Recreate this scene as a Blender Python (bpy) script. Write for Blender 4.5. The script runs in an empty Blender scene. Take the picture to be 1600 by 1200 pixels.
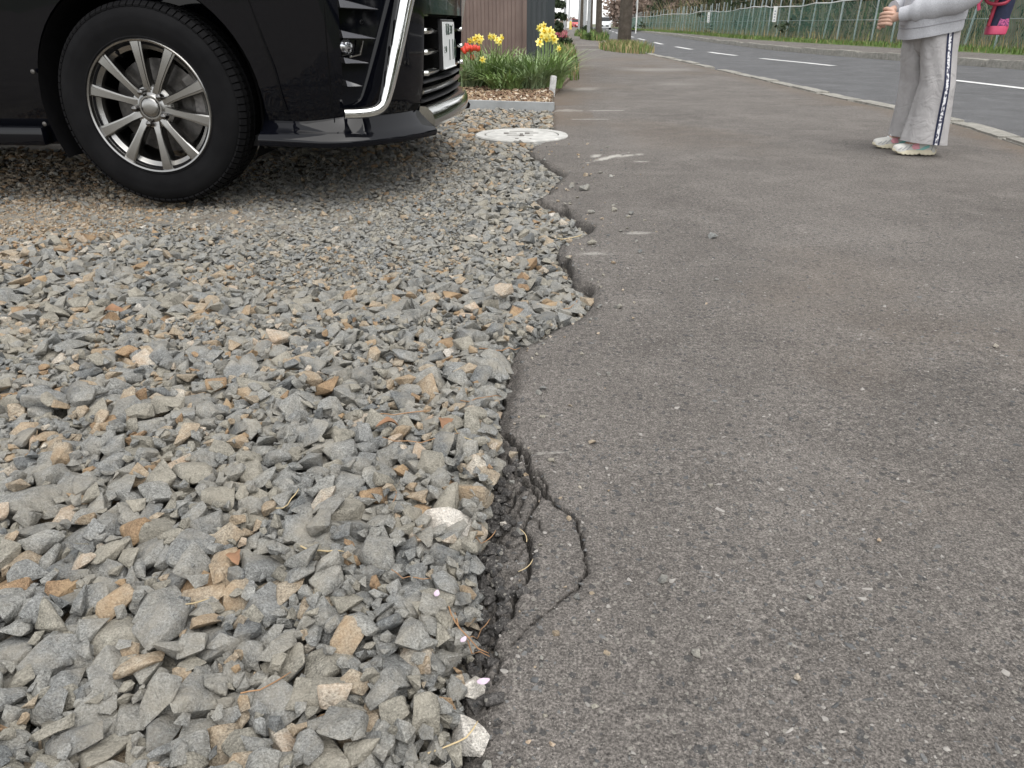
import bpy, bmesh, math, random
import numpy as np
from mathutils import Vector, Matrix, noise as mnoise

SC = bpy.context.scene
COL = SC.collection
R = math.radians

# ------------------------------------------------------------------ camera
cam_d = bpy.data.cameras.new('camera')
cam = bpy.data.objects.new('camera', cam_d)
COL.objects.link(cam)
cam.location = (0, 0, 0.62)
cam.rotation_euler = (R(90 - 26.085), 0, 0)
cam_d.sensor_width = 36.0
cam_d.lens = 25.875
cam_d.clip_start = 0.02
cam_d.clip_end = 3000
SC.camera = cam

# ------------------------------------------------------------------ world, sun, exposure
SUN_EL, SUN_AZ = R(64), R(150)      # azimuth clockwise from +Y
world = bpy.data.worlds.new('World')
SC.world = world
world.use_nodes = True
wn = world.node_tree.nodes
wl = world.node_tree.links
wn.clear()
sky = wn.new('ShaderNodeTexSky')
sky.sky_type = 'NISHITA'
sky.sun_disc = False
sky.sun_elevation = SUN_EL
sky.sun_rotation = SUN_AZ
sky.air_density = 1.0
sky.dust_density = 1.0
sky.ozone_density = 1.0
hs = wn.new('ShaderNodeHueSaturation')
hs.inputs['Saturation'].default_value = 0.08
bg = wn.new('ShaderNodeBackground')
bg.inputs['Strength'].default_value = 0.15
wo = wn.new('ShaderNodeOutputWorld')
wl.new(sky.outputs[0], hs.inputs['Color'])
wl.new(hs.outputs[0], bg.inputs['Color'])
wl.new(bg.outputs[0], wo.inputs['Surface'])
sun_d = bpy.data.lights.new('sun', 'SUN')
sun_d.energy = 0.9
sun_d.angle = R(60)
sun_d.color = (1.0, 0.96, 0.90)
sun = bpy.data.objects.new('sun', sun_d)
COL.objects.link(sun)
sdir = Vector((math.sin(SUN_AZ) * math.cos(SUN_EL), math.cos(SUN_AZ) * math.cos(SUN_EL), math.sin(SUN_EL)))
sun.rotation_euler = sdir.to_track_quat('Z', 'Y').to_euler()
sun.location = (0, 0, 30)
SC.view_settings.view_transform = 'Standard'
SC.view_settings.look = 'None'
SC.view_settings.exposure = 1.2
SC.view_settings.gamma = 1.0

# ------------------------------------------------------------------ helpers
class Mat:
    """small node-material builder"""
    def __init__(s, name, rough=0.8, metal=0.0, spec=0.5):
        s.m = bpy.data.materials.new(name)
        s.m.use_nodes = True
        s.n = s.m.node_tree.nodes
        s.l = s.m.node_tree.links
        s.b = s.n['Principled BSDF']
        s.b.inputs['Roughness'].default_value = rough
        s.b.inputs['Metallic'].default_value = metal
        s.b.inputs['Specular IOR Level'].default_value = spec
        s.tc = s.n.new('ShaderNodeTexCoord')
        s.geo = None
    def src(s, coord):
        return s.geo.outputs['Position'] if (s.geo and coord == 'Object') else s.tc.outputs[coord]
    def world_space(s):
        s.geo = s.n.new('ShaderNodeNewGeometry')
        return s
    def noise(s, scale, detail=4, rough=0.6, coord='Object', dist=0.0, out='Fac'):
        t = s.n.new('ShaderNodeTexNoise')
        t.inputs['Scale'].default_value = scale
        t.inputs['Detail'].default_value = detail
        t.inputs['Roughness'].default_value = rough
        t.inputs['Distortion'].default_value = dist
        s.l.new(s.src(coord), t.inputs['Vector'])
        return t.outputs[out]
    def vor(s, scale, coord='Object', feature='F1', rnd=1.0):
        t = s.n.new('ShaderNodeTexVoronoi')
        t.feature = feature
        t.inputs['Scale'].default_value = scale
        t.inputs['Randomness'].default_value = rnd
        s.l.new(s.src(coord), t.inputs['Vector'])
        return t
    def ramp(s, src, pts, interp='LINEAR'):
        r = s.n.new('ShaderNodeValToRGB')
        cr = r.color_ramp
        cr.interpolation = interp
        while len(cr.elements) < len(pts):
            cr.elements.new(0.5)
        for e, (p, c) in zip(cr.elements, pts):
            e.position = p
            e.color = (c[0], c[1], c[2], 1) if not isinstance(c, (int, float)) else (c, c, c, 1)
        s.l.new(src, r.inputs[0])
        return r.outputs[0]
    def mix(s, fac, a, b, mode='MIX'):
        m = s.n.new('ShaderNodeMix')
        m.data_type = 'RGBA'
        m.blend_type = mode
        for i, v in ((0, fac), (6, a), (7, b)):
            if isinstance(v, (int, float)):
                if i == 0: m.inputs[0].default_value = v
                else: m.inputs[i].default_value = (v, v, v, 1)
            elif isinstance(v, tuple):
                m.inputs[i].default_value = (v[0], v[1], v[2], 1)
            else:
                s.l.new(v, m.inputs[i])
        return m.outputs[2]
    def math(s, op, a, b=0.0, clamp=False):
        m = s.n.new('ShaderNodeMath')
        m.operation = op
        m.use_clamp = clamp
        for i, v in ((0, a), (1, b)):
            if isinstance(v, (int, float)): m.inputs[i].default_value = v
            else: s.l.new(v, m.inputs[i])
        return m.outputs[0]
    def attr(s, name, out='Fac'):
        a = s.n.new('ShaderNodeAttribute')
        a.attribute_name = name
        return a.outputs[out]
    def color(s, v):
        if isinstance(v, tuple): s.b.inputs['Base Color'].default_value = (v[0], v[1], v[2], 1)
        else: s.l.new(v, s.b.inputs['Base Color'])
        return s
    def bump(s, h, strength=0.5, dist=0.002):
        b = s.n.new('ShaderNodeBump')
        b.inputs['Strength'].default_value = strength
        b.inputs['Distance'].default_value = dist
        s.l.new(h, b.inputs['Height'])
        s.l.new(b.outputs[0], s.b.inputs['Normal'])
        return s
    def set(s, key, v):
        if isinstance(v, (int, float, tuple)): s.b.inputs[key].default_value = v
        else: s.l.new(v, s.b.inputs[key])
        return s

def simple(name, col, rough=0.7, metal=0.0, var=0.15, scale=30, bump=0.0, spec=0.5, coord='Object'):
    M = Mat(name, rough, metal, spec)
    n = M.noise(scale, 5, coord=coord)
    lo = tuple(c * (1 - var) for c in col)
    hi = tuple(min(1, c * (1 + var)) for c in col)
    M.color(M.ramp(n, [(0.3, lo), (0.7, hi)]))
    if bump: M.bump(M.noise(scale * 6, 4, coord=coord), bump, 0.003)
    return M.m

class MB:
    """collects shapes into one mesh"""
    def __init__(s):
        s.v = []; s.f = []; s.mi = []
    def add(s, vs, fs, mi=0, M=None):
        o = len(s.v)
        if M is not None: vs = [tuple(M @ Vector(p)) for p in vs]
        s.v.extend([tuple(p) for p in vs])
        s.f.extend([tuple(i + o for i in f) for f in fs])
        s.mi.extend([mi] * len(fs))
        return s
    def box(s, c, d, mi=0, M=None, bev=0.0):
        x, y, z = c; a, b, e = d[0] / 2, d[1] / 2, d[2] / 2
        if bev <= 0:
            vs = [(x + i * a, y + j * b, z + k * e) for i in (-1, 1) for j in (-1, 1) for k in (-1, 1)]
            fs = [(0, 1, 3, 2), (4, 6, 7, 5), (0, 4, 5, 1), (2, 3, 7, 6), (0, 2, 6, 4), (1, 5, 7, 3)]
            return s.add(vs, fs, mi, M)
        bm = bmesh.new()
        bmesh.ops.create_cube(bm, size=1)
        for w in bm.verts: w.co = Vector((x + w.co.x * d[0], y + w.co.y * d[1], z + w.co.z * d[2]))
        bmesh.ops.bevel(bm, geom=bm.edges[:], offset=bev, segments=2, affect='EDGES', profile=0.5)
        return s.bm(bm, mi, M)
    def bm(s, bm, mi=0, M=None):
        bm.verts.index_update()
        s.add([w.co[:] for w in bm.verts], [[w.index for w in f.verts] for f in bm.faces], mi, M)
        bm.free()
        return s
    def loft(s, rings, mi=0, close=True, caps=(True, True), M=None):
        n = len(rings[0]); vs = [p for r in rings for p in r]; fs = []
        for i in range(len(rings) - 1):
            for j in range(n if close else n - 1):
                k = (j + 1) % n
                fs.append((i * n + j, i * n + k, (i + 1) * n + k, (i + 1) * n + j))
        if caps[0]: fs.append(tuple(reversed(range(n))))
        if caps[1]: fs.append(tuple((len(rings) - 1) * n + j for j in range(n)))
        return s.add(vs, fs, mi, M)
    def tube(s, path, rad, n=8, mi=0, caps=(True, True), M=None, flat=1.0):
        P = [Vector(p) for p in path]
        if isinstance(rad, (int, float)): rad = [rad] * len(P)
        rings = []; ref = None
        for i, p in enumerate(P):
            t = (P[min(i + 1, len(P) - 1)] - P[max(i - 1, 0)]).normalized()
            if ref is None:
                ref = Vector((0, 0, 1)) if abs(t.z) < 0.9 else Vector((1, 0, 0))
            a = (ref - t * ref.dot(t)).normalized(); b = t.cross(a); ref = a
            rings.append([tuple(p + (a * math.cos(2 * math.pi * k / n) + b * math.sin(2 * math.pi * k / n) * flat) * rad[i]) for k in range(n)])
        return s.loft(rings, mi, True, caps, M)
    def lathe(s, prof, n=48, mi=0, axis='z', M=None, closed=False):
        rings = []
        for r, h in prof:
            ring = []
            for k in range(n):
                a = 2 * math.pi * k / n
                c, d = r * math.cos(a), r * math.sin(a)
                ring.append((c, d, h) if axis == 'z' else (c, h, d))
            rings.append(ring)
        if closed: rings.append(rings[0])
        return s.loft(rings, mi, True, (False, False) if closed else (True, True), M)
    def prism(s, poly, lo, hi, mi=0, M=None):
        n = len(poly)
        vs = [(x, y, lo) for x, y in poly] + [(x, y, hi) for x, y in poly]
        fs = [tuple(reversed(range(n))), tuple(range(n, 2 * n))] + [(i, (i + 1) % n, n + (i + 1) % n, n + i) for i in range(n)]
        return s.add(vs, fs, mi, M)
    def mesh(s, name, mats=None, smooth=None):
        me = bpy.data.meshes.new(name)
        me.from_pydata(s.v, [], s.f)
        if mats is not None:
            for m in (mats if isinstance(mats, (list, tuple)) else [mats]): me.materials.append(m)
        if any(s.mi): me.polygons.foreach_set('material_index', s.mi)
        bm = bmesh.new(); bm.from_mesh(me)
        bmesh.ops.recalc_face_normals(bm, faces=bm.faces)
        bm.to_mesh(me); bm.free()
        if smooth is not None:
            me.polygons.foreach_set('use_smooth', [True] * len(me.polygons))
            if smooth < 180: me.set_sharp_from_angle(angle=R(smooth))
        me.update()
        return me
    def build(s, name, mats, parent=None, smooth=None):
        return link(name, s.mesh(name, mats, smooth), parent)

def link(name, me, parent=None, loc=None, rot=None):
    o = bpy.data.objects.new(name, me)
    COL.objects.link(o)
    if parent is not None: o.parent = parent
    if loc is not None: o.location = loc
    if rot is not None: o.rotation_euler = rot
    return o

def empty(name, loc=(0, 0, 0), rz=0.0):
    o = bpy.data.objects.new(name, None)
    COL.objects.link(o)
    o.location = loc
    o.rotation_euler = (0, 0, rz)
    o.empty_display_size = 0.1
    return o

def tag(o, label=None, cat=None, group=None, kind=None):
    if label: o['label'] = label
    if cat: o['category'] = cat
    if group: o['group'] = group
    if kind: o['kind'] = kind
    return o

def arr_mesh(name, V, T, mats, mi=None, smooth=False):
    """mesh from numpy vertices and triangles/quads"""
    me = bpy.data.meshes.new(name)
    V = np.asarray(V, np.float32); T = np.asarray(T, np.int32)
    k = T.shape[1]
    me.vertices.add(len(V)); me.vertices.foreach_set('co', V.ravel())
    me.loops.add(T.size); me.loops.foreach_set('vertex_index', T.ravel())
    me.polygons.add(len(T)); me.polygons.foreach_set('loop_start', np.arange(len(T), dtype=np.int32) * k)
    for m in (mats if isinstance(mats, (list, tuple)) else [mats]): me.materials.append(m)
    if mi is not None: me.polygons.foreach_set('material_index', np.asarray(mi, np.int32))
    me.polygons.foreach_set('use_smooth', np.full(len(T), smooth))
    me.update(calc_edges=True)
    me.validate()
    return me

def vnoise(x, y, scale, seed, octaves=4, gain=0.5):
    """tileable value noise, vectorised, about -1..1"""
    rg = np.random.default_rng(seed)
    out = np.zeros(np.broadcast(x, y).shape); amp = 1.0; tot = 0
    for o in range(octaves):
        g = rg.uniform(-1, 1, (256, 256))
        fx = x * scale; fy = y * scale
        ix = np.floor(fx).astype(int); iy = np.floor(fy).astype(int)
        tx = fx - ix; ty = fy - iy
        tx = tx * tx * (3 - 2 * tx); ty = ty * ty * (3 - 2 * ty)
        a = g[ix % 256, iy % 256]; b = g[(ix + 1) % 256, iy % 256]
        c = g[ix % 256, (iy + 1) % 256]; d = g[(ix + 1) % 256, (iy + 1) % 256]
        out += amp * ((a * (1 - tx) + b * tx) * (1 - ty) + (c * (1 - tx) + d * tx) * ty)
        tot += amp; amp *= gain; scale *= 2.03
    return out / tot

def sstep(a, b, x):
    t = np.clip((x - a) / (b - a), 0, 1)
    return t * t * (3 - 2 * t)

def cat_curve(pts, n=8):
    """Catmull-Rom through points"""
    P = [Vector(p) for p in pts]
    P = [P[0] * 2 - P[1]] + P + [P[-1] * 2 - P[-2]]
    out = []
    for i in range(1, len(P) - 2):
        for k in range(n):
            t = k / n
            a, b, c, d = P[i - 1], P[i], P[i + 1], P[i + 2]
            out.append(0.5 * ((2 * b) + (c - a) * t + (2 * a - 5 * b + 4 * c - d) * t * t + (3 * b - a - 3 * c + d) * t ** 3))
    out.append(P[-2])
    return out

# ------------------------------------------------------------------ plan of the place (metres; x right, y away)
EDGE = [(-0.048, 0.25), (-0.048, 0.425), (-0.046, 0.456), (-0.049, 0.505), (-0.049, 0.528), (-0.047, 0.56), (-0.041, 0.596), (-0.038, 0.634),
        (-0.038, 0.697), (-0.04, 0.758), (-0.031, 0.825), (-0.024, 0.919), (-0.022, 0.991), (-0.021, 1.071), (-0.015, 1.162),
        (-0.01, 1.266), (-0.003, 1.387), (0.017, 1.461), (0.064, 1.519), (0.126, 1.593), (0.177, 1.669), (0.21, 1.762),
        (0.208, 1.826), (0.176, 1.89), (0.161, 2.035), (0.143, 2.2), (0.163, 2.312), (0.263, 2.433), (0.25, 2.557), (0.2, 2.713),
        (0.147, 2.842), (0.097, 2.958), (0.152, 3.057), (0.188, 3.232), (0.244, 3.458), (0.209, 3.625), (0.126, 3.946),
        (0.078, 4.229), (0.168, 4.474), (0.263, 4.958), (0.33, 6.3), (0.34, 6.602), (0.397, 7.518)]
EX = np.array([p[0] for p in EDGE]); EY = np.array([p[1] for p in EDGE])
def edge_x(y):
    y = np.asarray(y, float)
    return np.interp(y, EY, EX) + (0.006 + 0.007 * sstep(1.2, 1.6, y)) * vnoise(y, y * 0 + 3.1, 22, 5, 4, 0.65)
KN = [(2.75, -30), (2.75, 0), (2.82, 3.6), (2.86, 4.25), (3.02, 5.2), (3.04, 6.2), (3.0, 7.2), (3.03, 9.4), (3.05, 12.7), (3.05, 17.8), (3.3, 27.8), (3.76, 35.3), (5.6, 64), (7.8, 88), (10.2, 115), (12, 150), (12, 260)]
KC = [(5.95, -30), (5.95, 0), (5.95, 9.3), (5.85, 11), (5.72, 14.8), (5.42, 17), (5.22, 20), (5.25, 24), (5.45, 29), (5.75, 33.1), (6.3, 40), (8.33, 64.3), (10.6, 88), (13.0, 115), (15, 150), (15, 260)]
KF = [(8.9, -30), (8.8, 0), (8.6, 10), (8.37, 13.1), (8.15, 14.9), (7.85, 16.6), (7.55, 19.2), (7.42, 23), (8.1, 34), (9.6, 48.8), (11.5, 73), (13.6, 95), (15.8, 118), (17.8, 150), (17.8, 260)]
SL = [(0.34, 6.6), (0.40, 7.5), (0.75, 10), (1.05, 14), (1.66, 23), (2.8, 43), (4.9, 80), (7, 112), (8, 150), (8, 260)]
FB = [(11.4, 6), (11.0, 14), (10.75, 18.5), (10.55, 22.2), (10.35, 26.2), (10.2, 32), (11.6, 49), (13.0, 82), (15.5, 112), (19, 150)]
def ipl(P, y):
    return np.interp(y, [p[1] for p in P], [p[0] for p in P])
ROAD_Z = -0.06
# ------------------------------------------------------------------ materials
def rock_mat(name, lo, hi, speck, dust=(0.345, 0.315, 0.258), dustamt=0.72):
    M = Mat(name, 0.88, 0, 0.3).world_space()
    n1 = M.noise(28, 4)
    n2 = M.noise(420, 3, 0.7)
    v = M.vor(700)
    base = M.ramp(n1, [(0.3, lo), (0.72, hi)])
    base = M.mix(1.0, base, M.ramp(n2, [(0.3, 0.45), (0.5, 0.95), (0.72, 1.45)]), 'MULTIPLY')
    base = M.mix(1.0, base, M.ramp(M.noise(120, 4, 0.7), [(0.3, 0.72), (0.7, 1.2)]), 'MULTIPLY')
    sp = M.math('LESS_THAN', v.outputs['Distance'], 0.24)
    rnd = M.math('GREATER_THAN', v.outputs['Color'], 0.52)
    base = M.mix(M.math('MULTIPLY', M.math('MULTIPLY', sp, rnd), 0.75), base, speck)
    d = M.math('MULTIPLY', M.ramp(M.noise(16, 5, 0.65), [(0.42, 0.0), (0.7, 1.0)]), dustamt)
    base = M.mix(d, base, dust)
    M.color(base)
    h = M.math('ADD', M.math('MULTIPLY', M.noise(170, 5, 0.65), 1.0), M.math('MULTIPLY', n2, 0.35))
    M.bump(h, 1.0, 0.0055)
    return M.m

ROCKS = [
    rock_mat('rock_blue_grey', (0.188, 0.192, 0.186), (0.295, 0.297, 0.285), (0.50, 0.51, 0.50)),
    rock_mat('rock_grey', (0.205, 0.205, 0.192), (0.325, 0.323, 0.302), (0.52, 0.52, 0.50)),
    rock_mat('rock_dark_grey', (0.12, 0.126, 0.126), (0.20, 0.206, 0.204), (0.38, 0.39, 0.38)),
    rock_mat('rock_olive_grey', (0.225, 0.212, 0.176), (0.335, 0.317, 0.27), (0.48, 0.46, 0.40)),
    rock_mat('rock_tan', (0.29, 0.24, 0.178), (0.43, 0.375, 0.295), (0.60, 0.54, 0.44), (0.40, 0.27, 0.15)),
    rock_mat('rock_cream', (0.41, 0.365, 0.30), (0.55, 0.505, 0.43), (0.70, 0.66, 0.58), (0.45, 0.30, 0.18)),
    rock_mat('rock_rust', (0.22, 0.14, 0.082), (0.36, 0.25, 0.155), (0.52, 0.40, 0.26), (0.45, 0.33, 0.2)),
    rock_mat('rock_white', (0.52, 0.485, 0.43), (0.66, 0.63, 0.58), (0.85, 0.83, 0.80), (0.6, 0.5, 0.4), 0.2),
]

def asphalt_mat(name, base, warm, grain=1.0, attrs=True):
    M = Mat(name, 0.9, 0, 0.28)
    big = M.noise(1.3, 5, 0.6)
    wv = M.n.new('ShaderNodeMix'); wv.data_type = 'VECTOR'; wv.inputs[0].default_value = 0.004
    M.l.new(M.tc.outputs['Object'], wv.inputs[4]); M.l.new(M.noise(150, 2, 0.6, out='Color'), wv.inputs[5])
    warp = wv.outputs[1]
    mid = M.noise(9, 4, 0.6)
    fine = M.noise(330, 3, 0.75)
    col = M.ramp(big, [(0.3, tuple(c * 0.84 for c in base)), (0.7, warm)])
    col = M.mix(M.ramp(mid, [(0.35, 0.0), (0.7, 0.35)]), col, tuple(c * 1.22 for c in warm))
    col = M.mix(M.ramp(M.noise(3.2, 6, 0.68), [(0.5, 0.0), (0.68, 0.5)]), col, tuple(c * 1.35 for c in warm))
    col = M.mix(M.ramp(M.noise(2.3, 6, 0.7, dist=0.6), [(0.30, 0.28), (0.44, 0.0)]), col, tuple(c * 0.62 for c in base))
    # sand-size grain
    col = M.mix(1.0, col, M.ramp(fine, [(0.28, 0.25), (0.5, 0.95), (0.74, 2.1)]), 'MULTIPLY')
    col = M.mix(1.0, col, M.ramp(M.noise(85, 4, 0.75), [(0.3, 0.62), (0.5, 0.98), (0.72, 1.5)]), 'MULTIPLY')
    # chippings: dark, grey and pale stones in the surface
    v1 = M.vor(88)
    M.l.new(warp, v1.inputs['Vector'])
    r1 = M.n.new('ShaderNodeSeparateColor'); M.l.new(v1.outputs['Color'], r1.inputs[0])
    inside = M.math('LESS_THAN', v1.outputs['Distance'], M.math('ADD', M.math('MULTIPLY', r1.outputs[1], 0.34), 0.16))
    dark = M.math('MULTIPLY', inside, M.math('GREATER_THAN', r1.outputs[0], 0.76))
    col = M.mix(M.math('MULTIPLY', dark, 0.62 * grain), col, (0.046, 0.049, 0.052))
    v2 = M.vor(175)
    M.l.new(warp, v2.inputs['Vector'])
    r2 = M.n.new('ShaderNodeSeparateColor'); M.l.new(v2.outputs['Color'], r2.inputs[0])
    ins2 = M.math('LESS_THAN', v2.outputs['Distance'], M.math('ADD', M.math('MULTIPLY', r2.outputs[1], 0.36), 0.12))
    pale = M.math('MULTIPLY', ins2, M.math('GREATER_THAN', r2.outputs[0], 0.83))
    col = M.mix(M.math('MULTIPLY', pale, 0.75 * grain), col, (0.28, 0.265, 0.235))
    v3 = M.vor(420)
    r3 = M.n.new('ShaderNodeSeparateColor'); M.l.new(v3.outputs['Color'], r3.inputs[0])
    p3 = M.math('MULTIPLY', M.math('LESS_THAN', v3.outputs['Distance'], 0.33), M.math('GREATER_THAN', r3.outputs[0], 0.86))
    col = M.mix(M.math('MULTIPLY', p3, 0.6 * grain), col, (0.34, 0.32, 0.285))
    p4 = M.math('MULTIPLY', M.math('LESS_THAN', v3.outputs['Distance'], 0.36), M.math('LESS_THAN', r3.outputs[0], 0.12))
    col = M.mix(M.math('MULTIPLY', p4, 0.6 * grain), col, (0.018, 0.017, 0.017))
    if attrs:
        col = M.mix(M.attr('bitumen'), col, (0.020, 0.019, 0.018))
        col = M.mix(M.math('MULTIPLY', M.attr('soil'), M.ramp(mid, [(0.3, 0.5), (0.6, 1.0)])), col, (0.145, 0.113, 0.085))
        col = M.mix(M.math('MULTIPLY', M.attr('chalk'), M.ramp(M.noise(60, 5, 0.7), [(0.30, 0.15), (0.50, 1.0)])), col, (0.50, 0.48, 0.44))
    M.color(col)
    h = M.math('ADD', M.math('MULTIPLY', fine, 0.8), M.math('MULTIPLY', M.noise(110, 3, 0.6), 0.8))
    h = M.math('ADD', h, M.math('MULTIPLY', dark, 0.35))
    h = M.math('ADD', h, M.math('MULTIPLY', pale, 0.3))
    M.bump(h, 0.95 * grain, 0.005)
    return M.m

M_PAVE = asphalt_mat('pavement_asphalt', (0.124, 0.112, 0.102), (0.162, 0.148, 0.135))
M_ROAD = asphalt_mat('road_asphalt', (0.088, 0.089, 0.092), (0.112, 0.113, 0.117), 0.6, False)

def dirt_mat(name, a, b, c):
    M = Mat(name, 0.95, 0, 0.2)
    n = M.noise(7, 6, 0.65); f = M.noise(240, 4, 0.75); v = M.vor(130)
    col = M.ramp(n, [(0.3, a), (0.55, b), (0.75, c)])
    col = M.mix(1.0, col, M.ramp(f, [(0.25, 0.5), (0.75, 1.5)]), 'MULTIPLY')
    s_ = M.n.new('ShaderNodeSeparateColor'); M.l.new(v.outputs['Color'], s_.inputs[0])
    st = M.math('MULTIPLY', M.math('LESS_THAN', v.outputs['Distance'], 0.42), M.math('GREATER_THAN', s_.outputs[0], 0.45))
    col = M.mix(M.math('MULTIPLY', st, 0.8), col, M.ramp(s_.outputs[1], [(0.0, (0.15, 0.155, 0.15)), (0.6, (0.28, 0.28, 0.26)), (1.0, (0.42, 0.35, 0.26))]))
    M.color(col)
    M.bump(M.math('ADD', M.math('MULTIPLY', f, 0.5), M.math('SUBTRACT', 0.6, v.outputs['Distance'])), 0.8, 0.006)
    return M.m
M_BED = dirt_mat('gravel_fines', (0.15, 0.13, 0.105), (0.21, 0.19, 0.16), (0.27, 0.24, 0.195))
M_SOIL = dirt_mat('soil', (0.10, 0.075, 0.05), (0.15, 0.115, 0.08), (0.2, 0.16, 0.11))
M_EARTH = simple('grassland', (0.09, 0.10, 0.05), 0.95, var=0.35, scale=2.0, bump=0.5)
M_CONC = Mat('kerb_concrete', 0.9, 0, 0.3)
_n = M_CONC.noise(14, 6, 0.7); _f = M_CONC.noise(160, 4, 0.7)
M_CONC.color(M_CONC.mix(1.0, M_CONC.ramp(_n, [(0.3, (0.20, 0.192, 0.172)), (0.65, (0.38, 0.365, 0.325))]), M_CONC.ramp(_f, [(0.3, 0.6), (0.7, 1.25)]), 'MULTIPLY'))
M_CONC.bump(M_CONC.math('ADD', _f, _n), 0.7, 0.008)
M_CONC = M_CONC.m
M_PAINT = Mat('road_paint', 0.7, 0, 0.4)
_n = M_PAINT.noise(26, 6, 0.75)
M_PAINT.color(M_PAINT.ramp(_n, [(0.28, (0.30, 0.30, 0.30)), (0.5, (0.66, 0.66, 0.65))]))
M_PAINT = M_PAINT.m

# ------------------------------------------------------------------ ground sheets
def strip(P0, P1, ys, z0, z1, extra=1):
    """quads between two plan polylines"""
    V = []; T = []
    n = extra + 1
    for y in ys:
        a, b = float(ipl(P0, y)), float(ipl(P1, y))
        for k in range(n):
            t = k / extra
            V.append((a + (b - a) * t, y, z0 + (z1 - z0) * t))
    for i in range(len(ys) - 1):
        for k in range(extra):
            T.append((i * n + k, i * n + k + 1, (i + 1) * n + k + 1, (i + 1) * n + k))
    return V, T

b = MB()
b.add([(-900, -300, -0.24), (900, -300, -0.24), (900, 1500, -0.24), (-900, 1500, -0.24)], [(0, 1, 2, 3)])
tag(b.build('ground', M_EARTH), kind='structure')

ys_road = list(np.concatenate([np.arange(-30, 20, 1.0), np.arange(20, 150, 2.0), [150, 200, 260]]))
V, T = strip(KN, KF, ys_road, ROAD_Z, ROAD_Z, 6)
road = tag(link('road', arr_mesh('road', V, T, M_ROAD, smooth=True)), kind='structure')
# dropped strip beyond the far kerb: footway and grass bank
V, T = strip([(x + 0.16, y) for x, y in KF], [(x - 1.15, y) for x, y in FB], [y for y in ys_road if y <= 150], 0.045, 0.075, 4)
tag(link('far_footway', arr_mesh('far_footway', V, T, M_PAVE, smooth=True)), kind='structure')
V, T = strip([(x - 1.15, y) for x, y in FB], [(x + 0.4, y) for x, y in FB], [y for y in ys_road if 4 <= y <= 150], 0.07, 0.12, 4)
M_BANK = simple('bank_turf', (0.09, 0.12, 0.04), 0.95, var=0.4, scale=5, bump=0.6)
tag(link('grass_bank', arr_mesh('grass_bank', V, T, M_BANK, smooth=True)), kind='structure')
V, T = strip([(x + 0.4, y) for x, y in FB], [(60, y) for x, y in FB], [y for y in ys_road if 4 <= y <= 150], 0.12, 0.4, 4)
M_FLOOR = simple('woodland_floor', (0.10, 0.078, 0.045), 0.95, var=0.45, scale=4, bump=0.6)
tag(link('woodland_floor', arr_mesh('woodland_floor', V, T, M_FLOOR, smooth=True)), kind='structure')
# strip left of the far part of the sidewalk
V, T = strip([(-40, y) for x, y in SL], SL, [y for y in ys_road if y >= 13] , -0.03, 0.012, 6)
tag(link('roadside_earth', arr_mesh('roadside_earth', V, T, M_EARTH, smooth=True)), kind='structure')

# lane dashes (children of the road) -------------------------------------------------
def dash(y0, y1, w=0.15, P=KC):
    n = max(2, int((y1 - y0) / 0.8) + 1); vs = []; fs = []
    for i in range(n):
        y = y0 + (y1 - y0) * i / (n - 1); x = float(ipl(P, y))
        vs += [(x - w / 2, y, ROAD_Z + 0.006), (x + w / 2, y, ROAD_Z + 0.006)]
    fs = [(2 * i, 2 * i + 1, 2 * i + 3, 2 * i + 2) for i in range(n - 1)]
    MB().add(vs, fs).build('lane_marking', M_PAINT, road)
for y0, y1 in [(5.0, 10.6), (14.3, 17.4), (19.0, 21.4), (23.6, 26.4), (29.6, 32.6), (37, 41), (45, 49.5), (54, 59), (64, 69), (75, 80), (86, 91), (98, 104)]:
    dash(y0, y1)
# kerb stones --------------------------------------------------------------------------
sidewalk_holder = []
def kerb_run(P, ys, w, top, side, parent, worn, seed):
    rg = random.Random(seed)
    for y0, y1 in zip(ys[:-1], ys[1:]):
        g = 0.006
        bm = bmesh.new(); bmesh.ops.create_cube(bm, size=1)
        bmesh.ops.subdivide_edges(bm, edges=[e for e in bm.edges if abs((e.verts[0].co - e.verts[1].co).y) > .5], cuts=4, use_grid_fill=True)
        bmesh.ops.bevel(bm, geom=[e for e in bm.edges if e.calc_face_angle(0) > 1], offset=0.06, segments=2, affect='EDGES')
        tz = top + rg.uniform(-worn, worn)
        for v in bm.verts:
            y = y0 + g + (v.co.y + .5) * (y1 - y0 - 2 * g)
            x = float(ipl(P, y)) + side * w * (v.co.x + .5)
            z = -0.2 + (v.co.z + .5) * (tz + 0.2)
            nn = mnoise.noise(Vector((x * 6, y * 6, z * 6))) * worn
            if v.co.z > 0: z += nn * 0.6 + mnoise.noise(Vector((x * 1.2, y * 1.2, 3))) * worn
            v.co = (x + nn * 0.5, y, z)
        MB().bm(bm).build('kerb_stone', M_CONC, parent, 40)
kerb_run(KF, [6 + i * 1.0 for i in range(30)] + [36 + i * 2.0 for i in range(1, 30)], 0.16, 0.06, 1, road, 0.012, 3)
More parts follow.
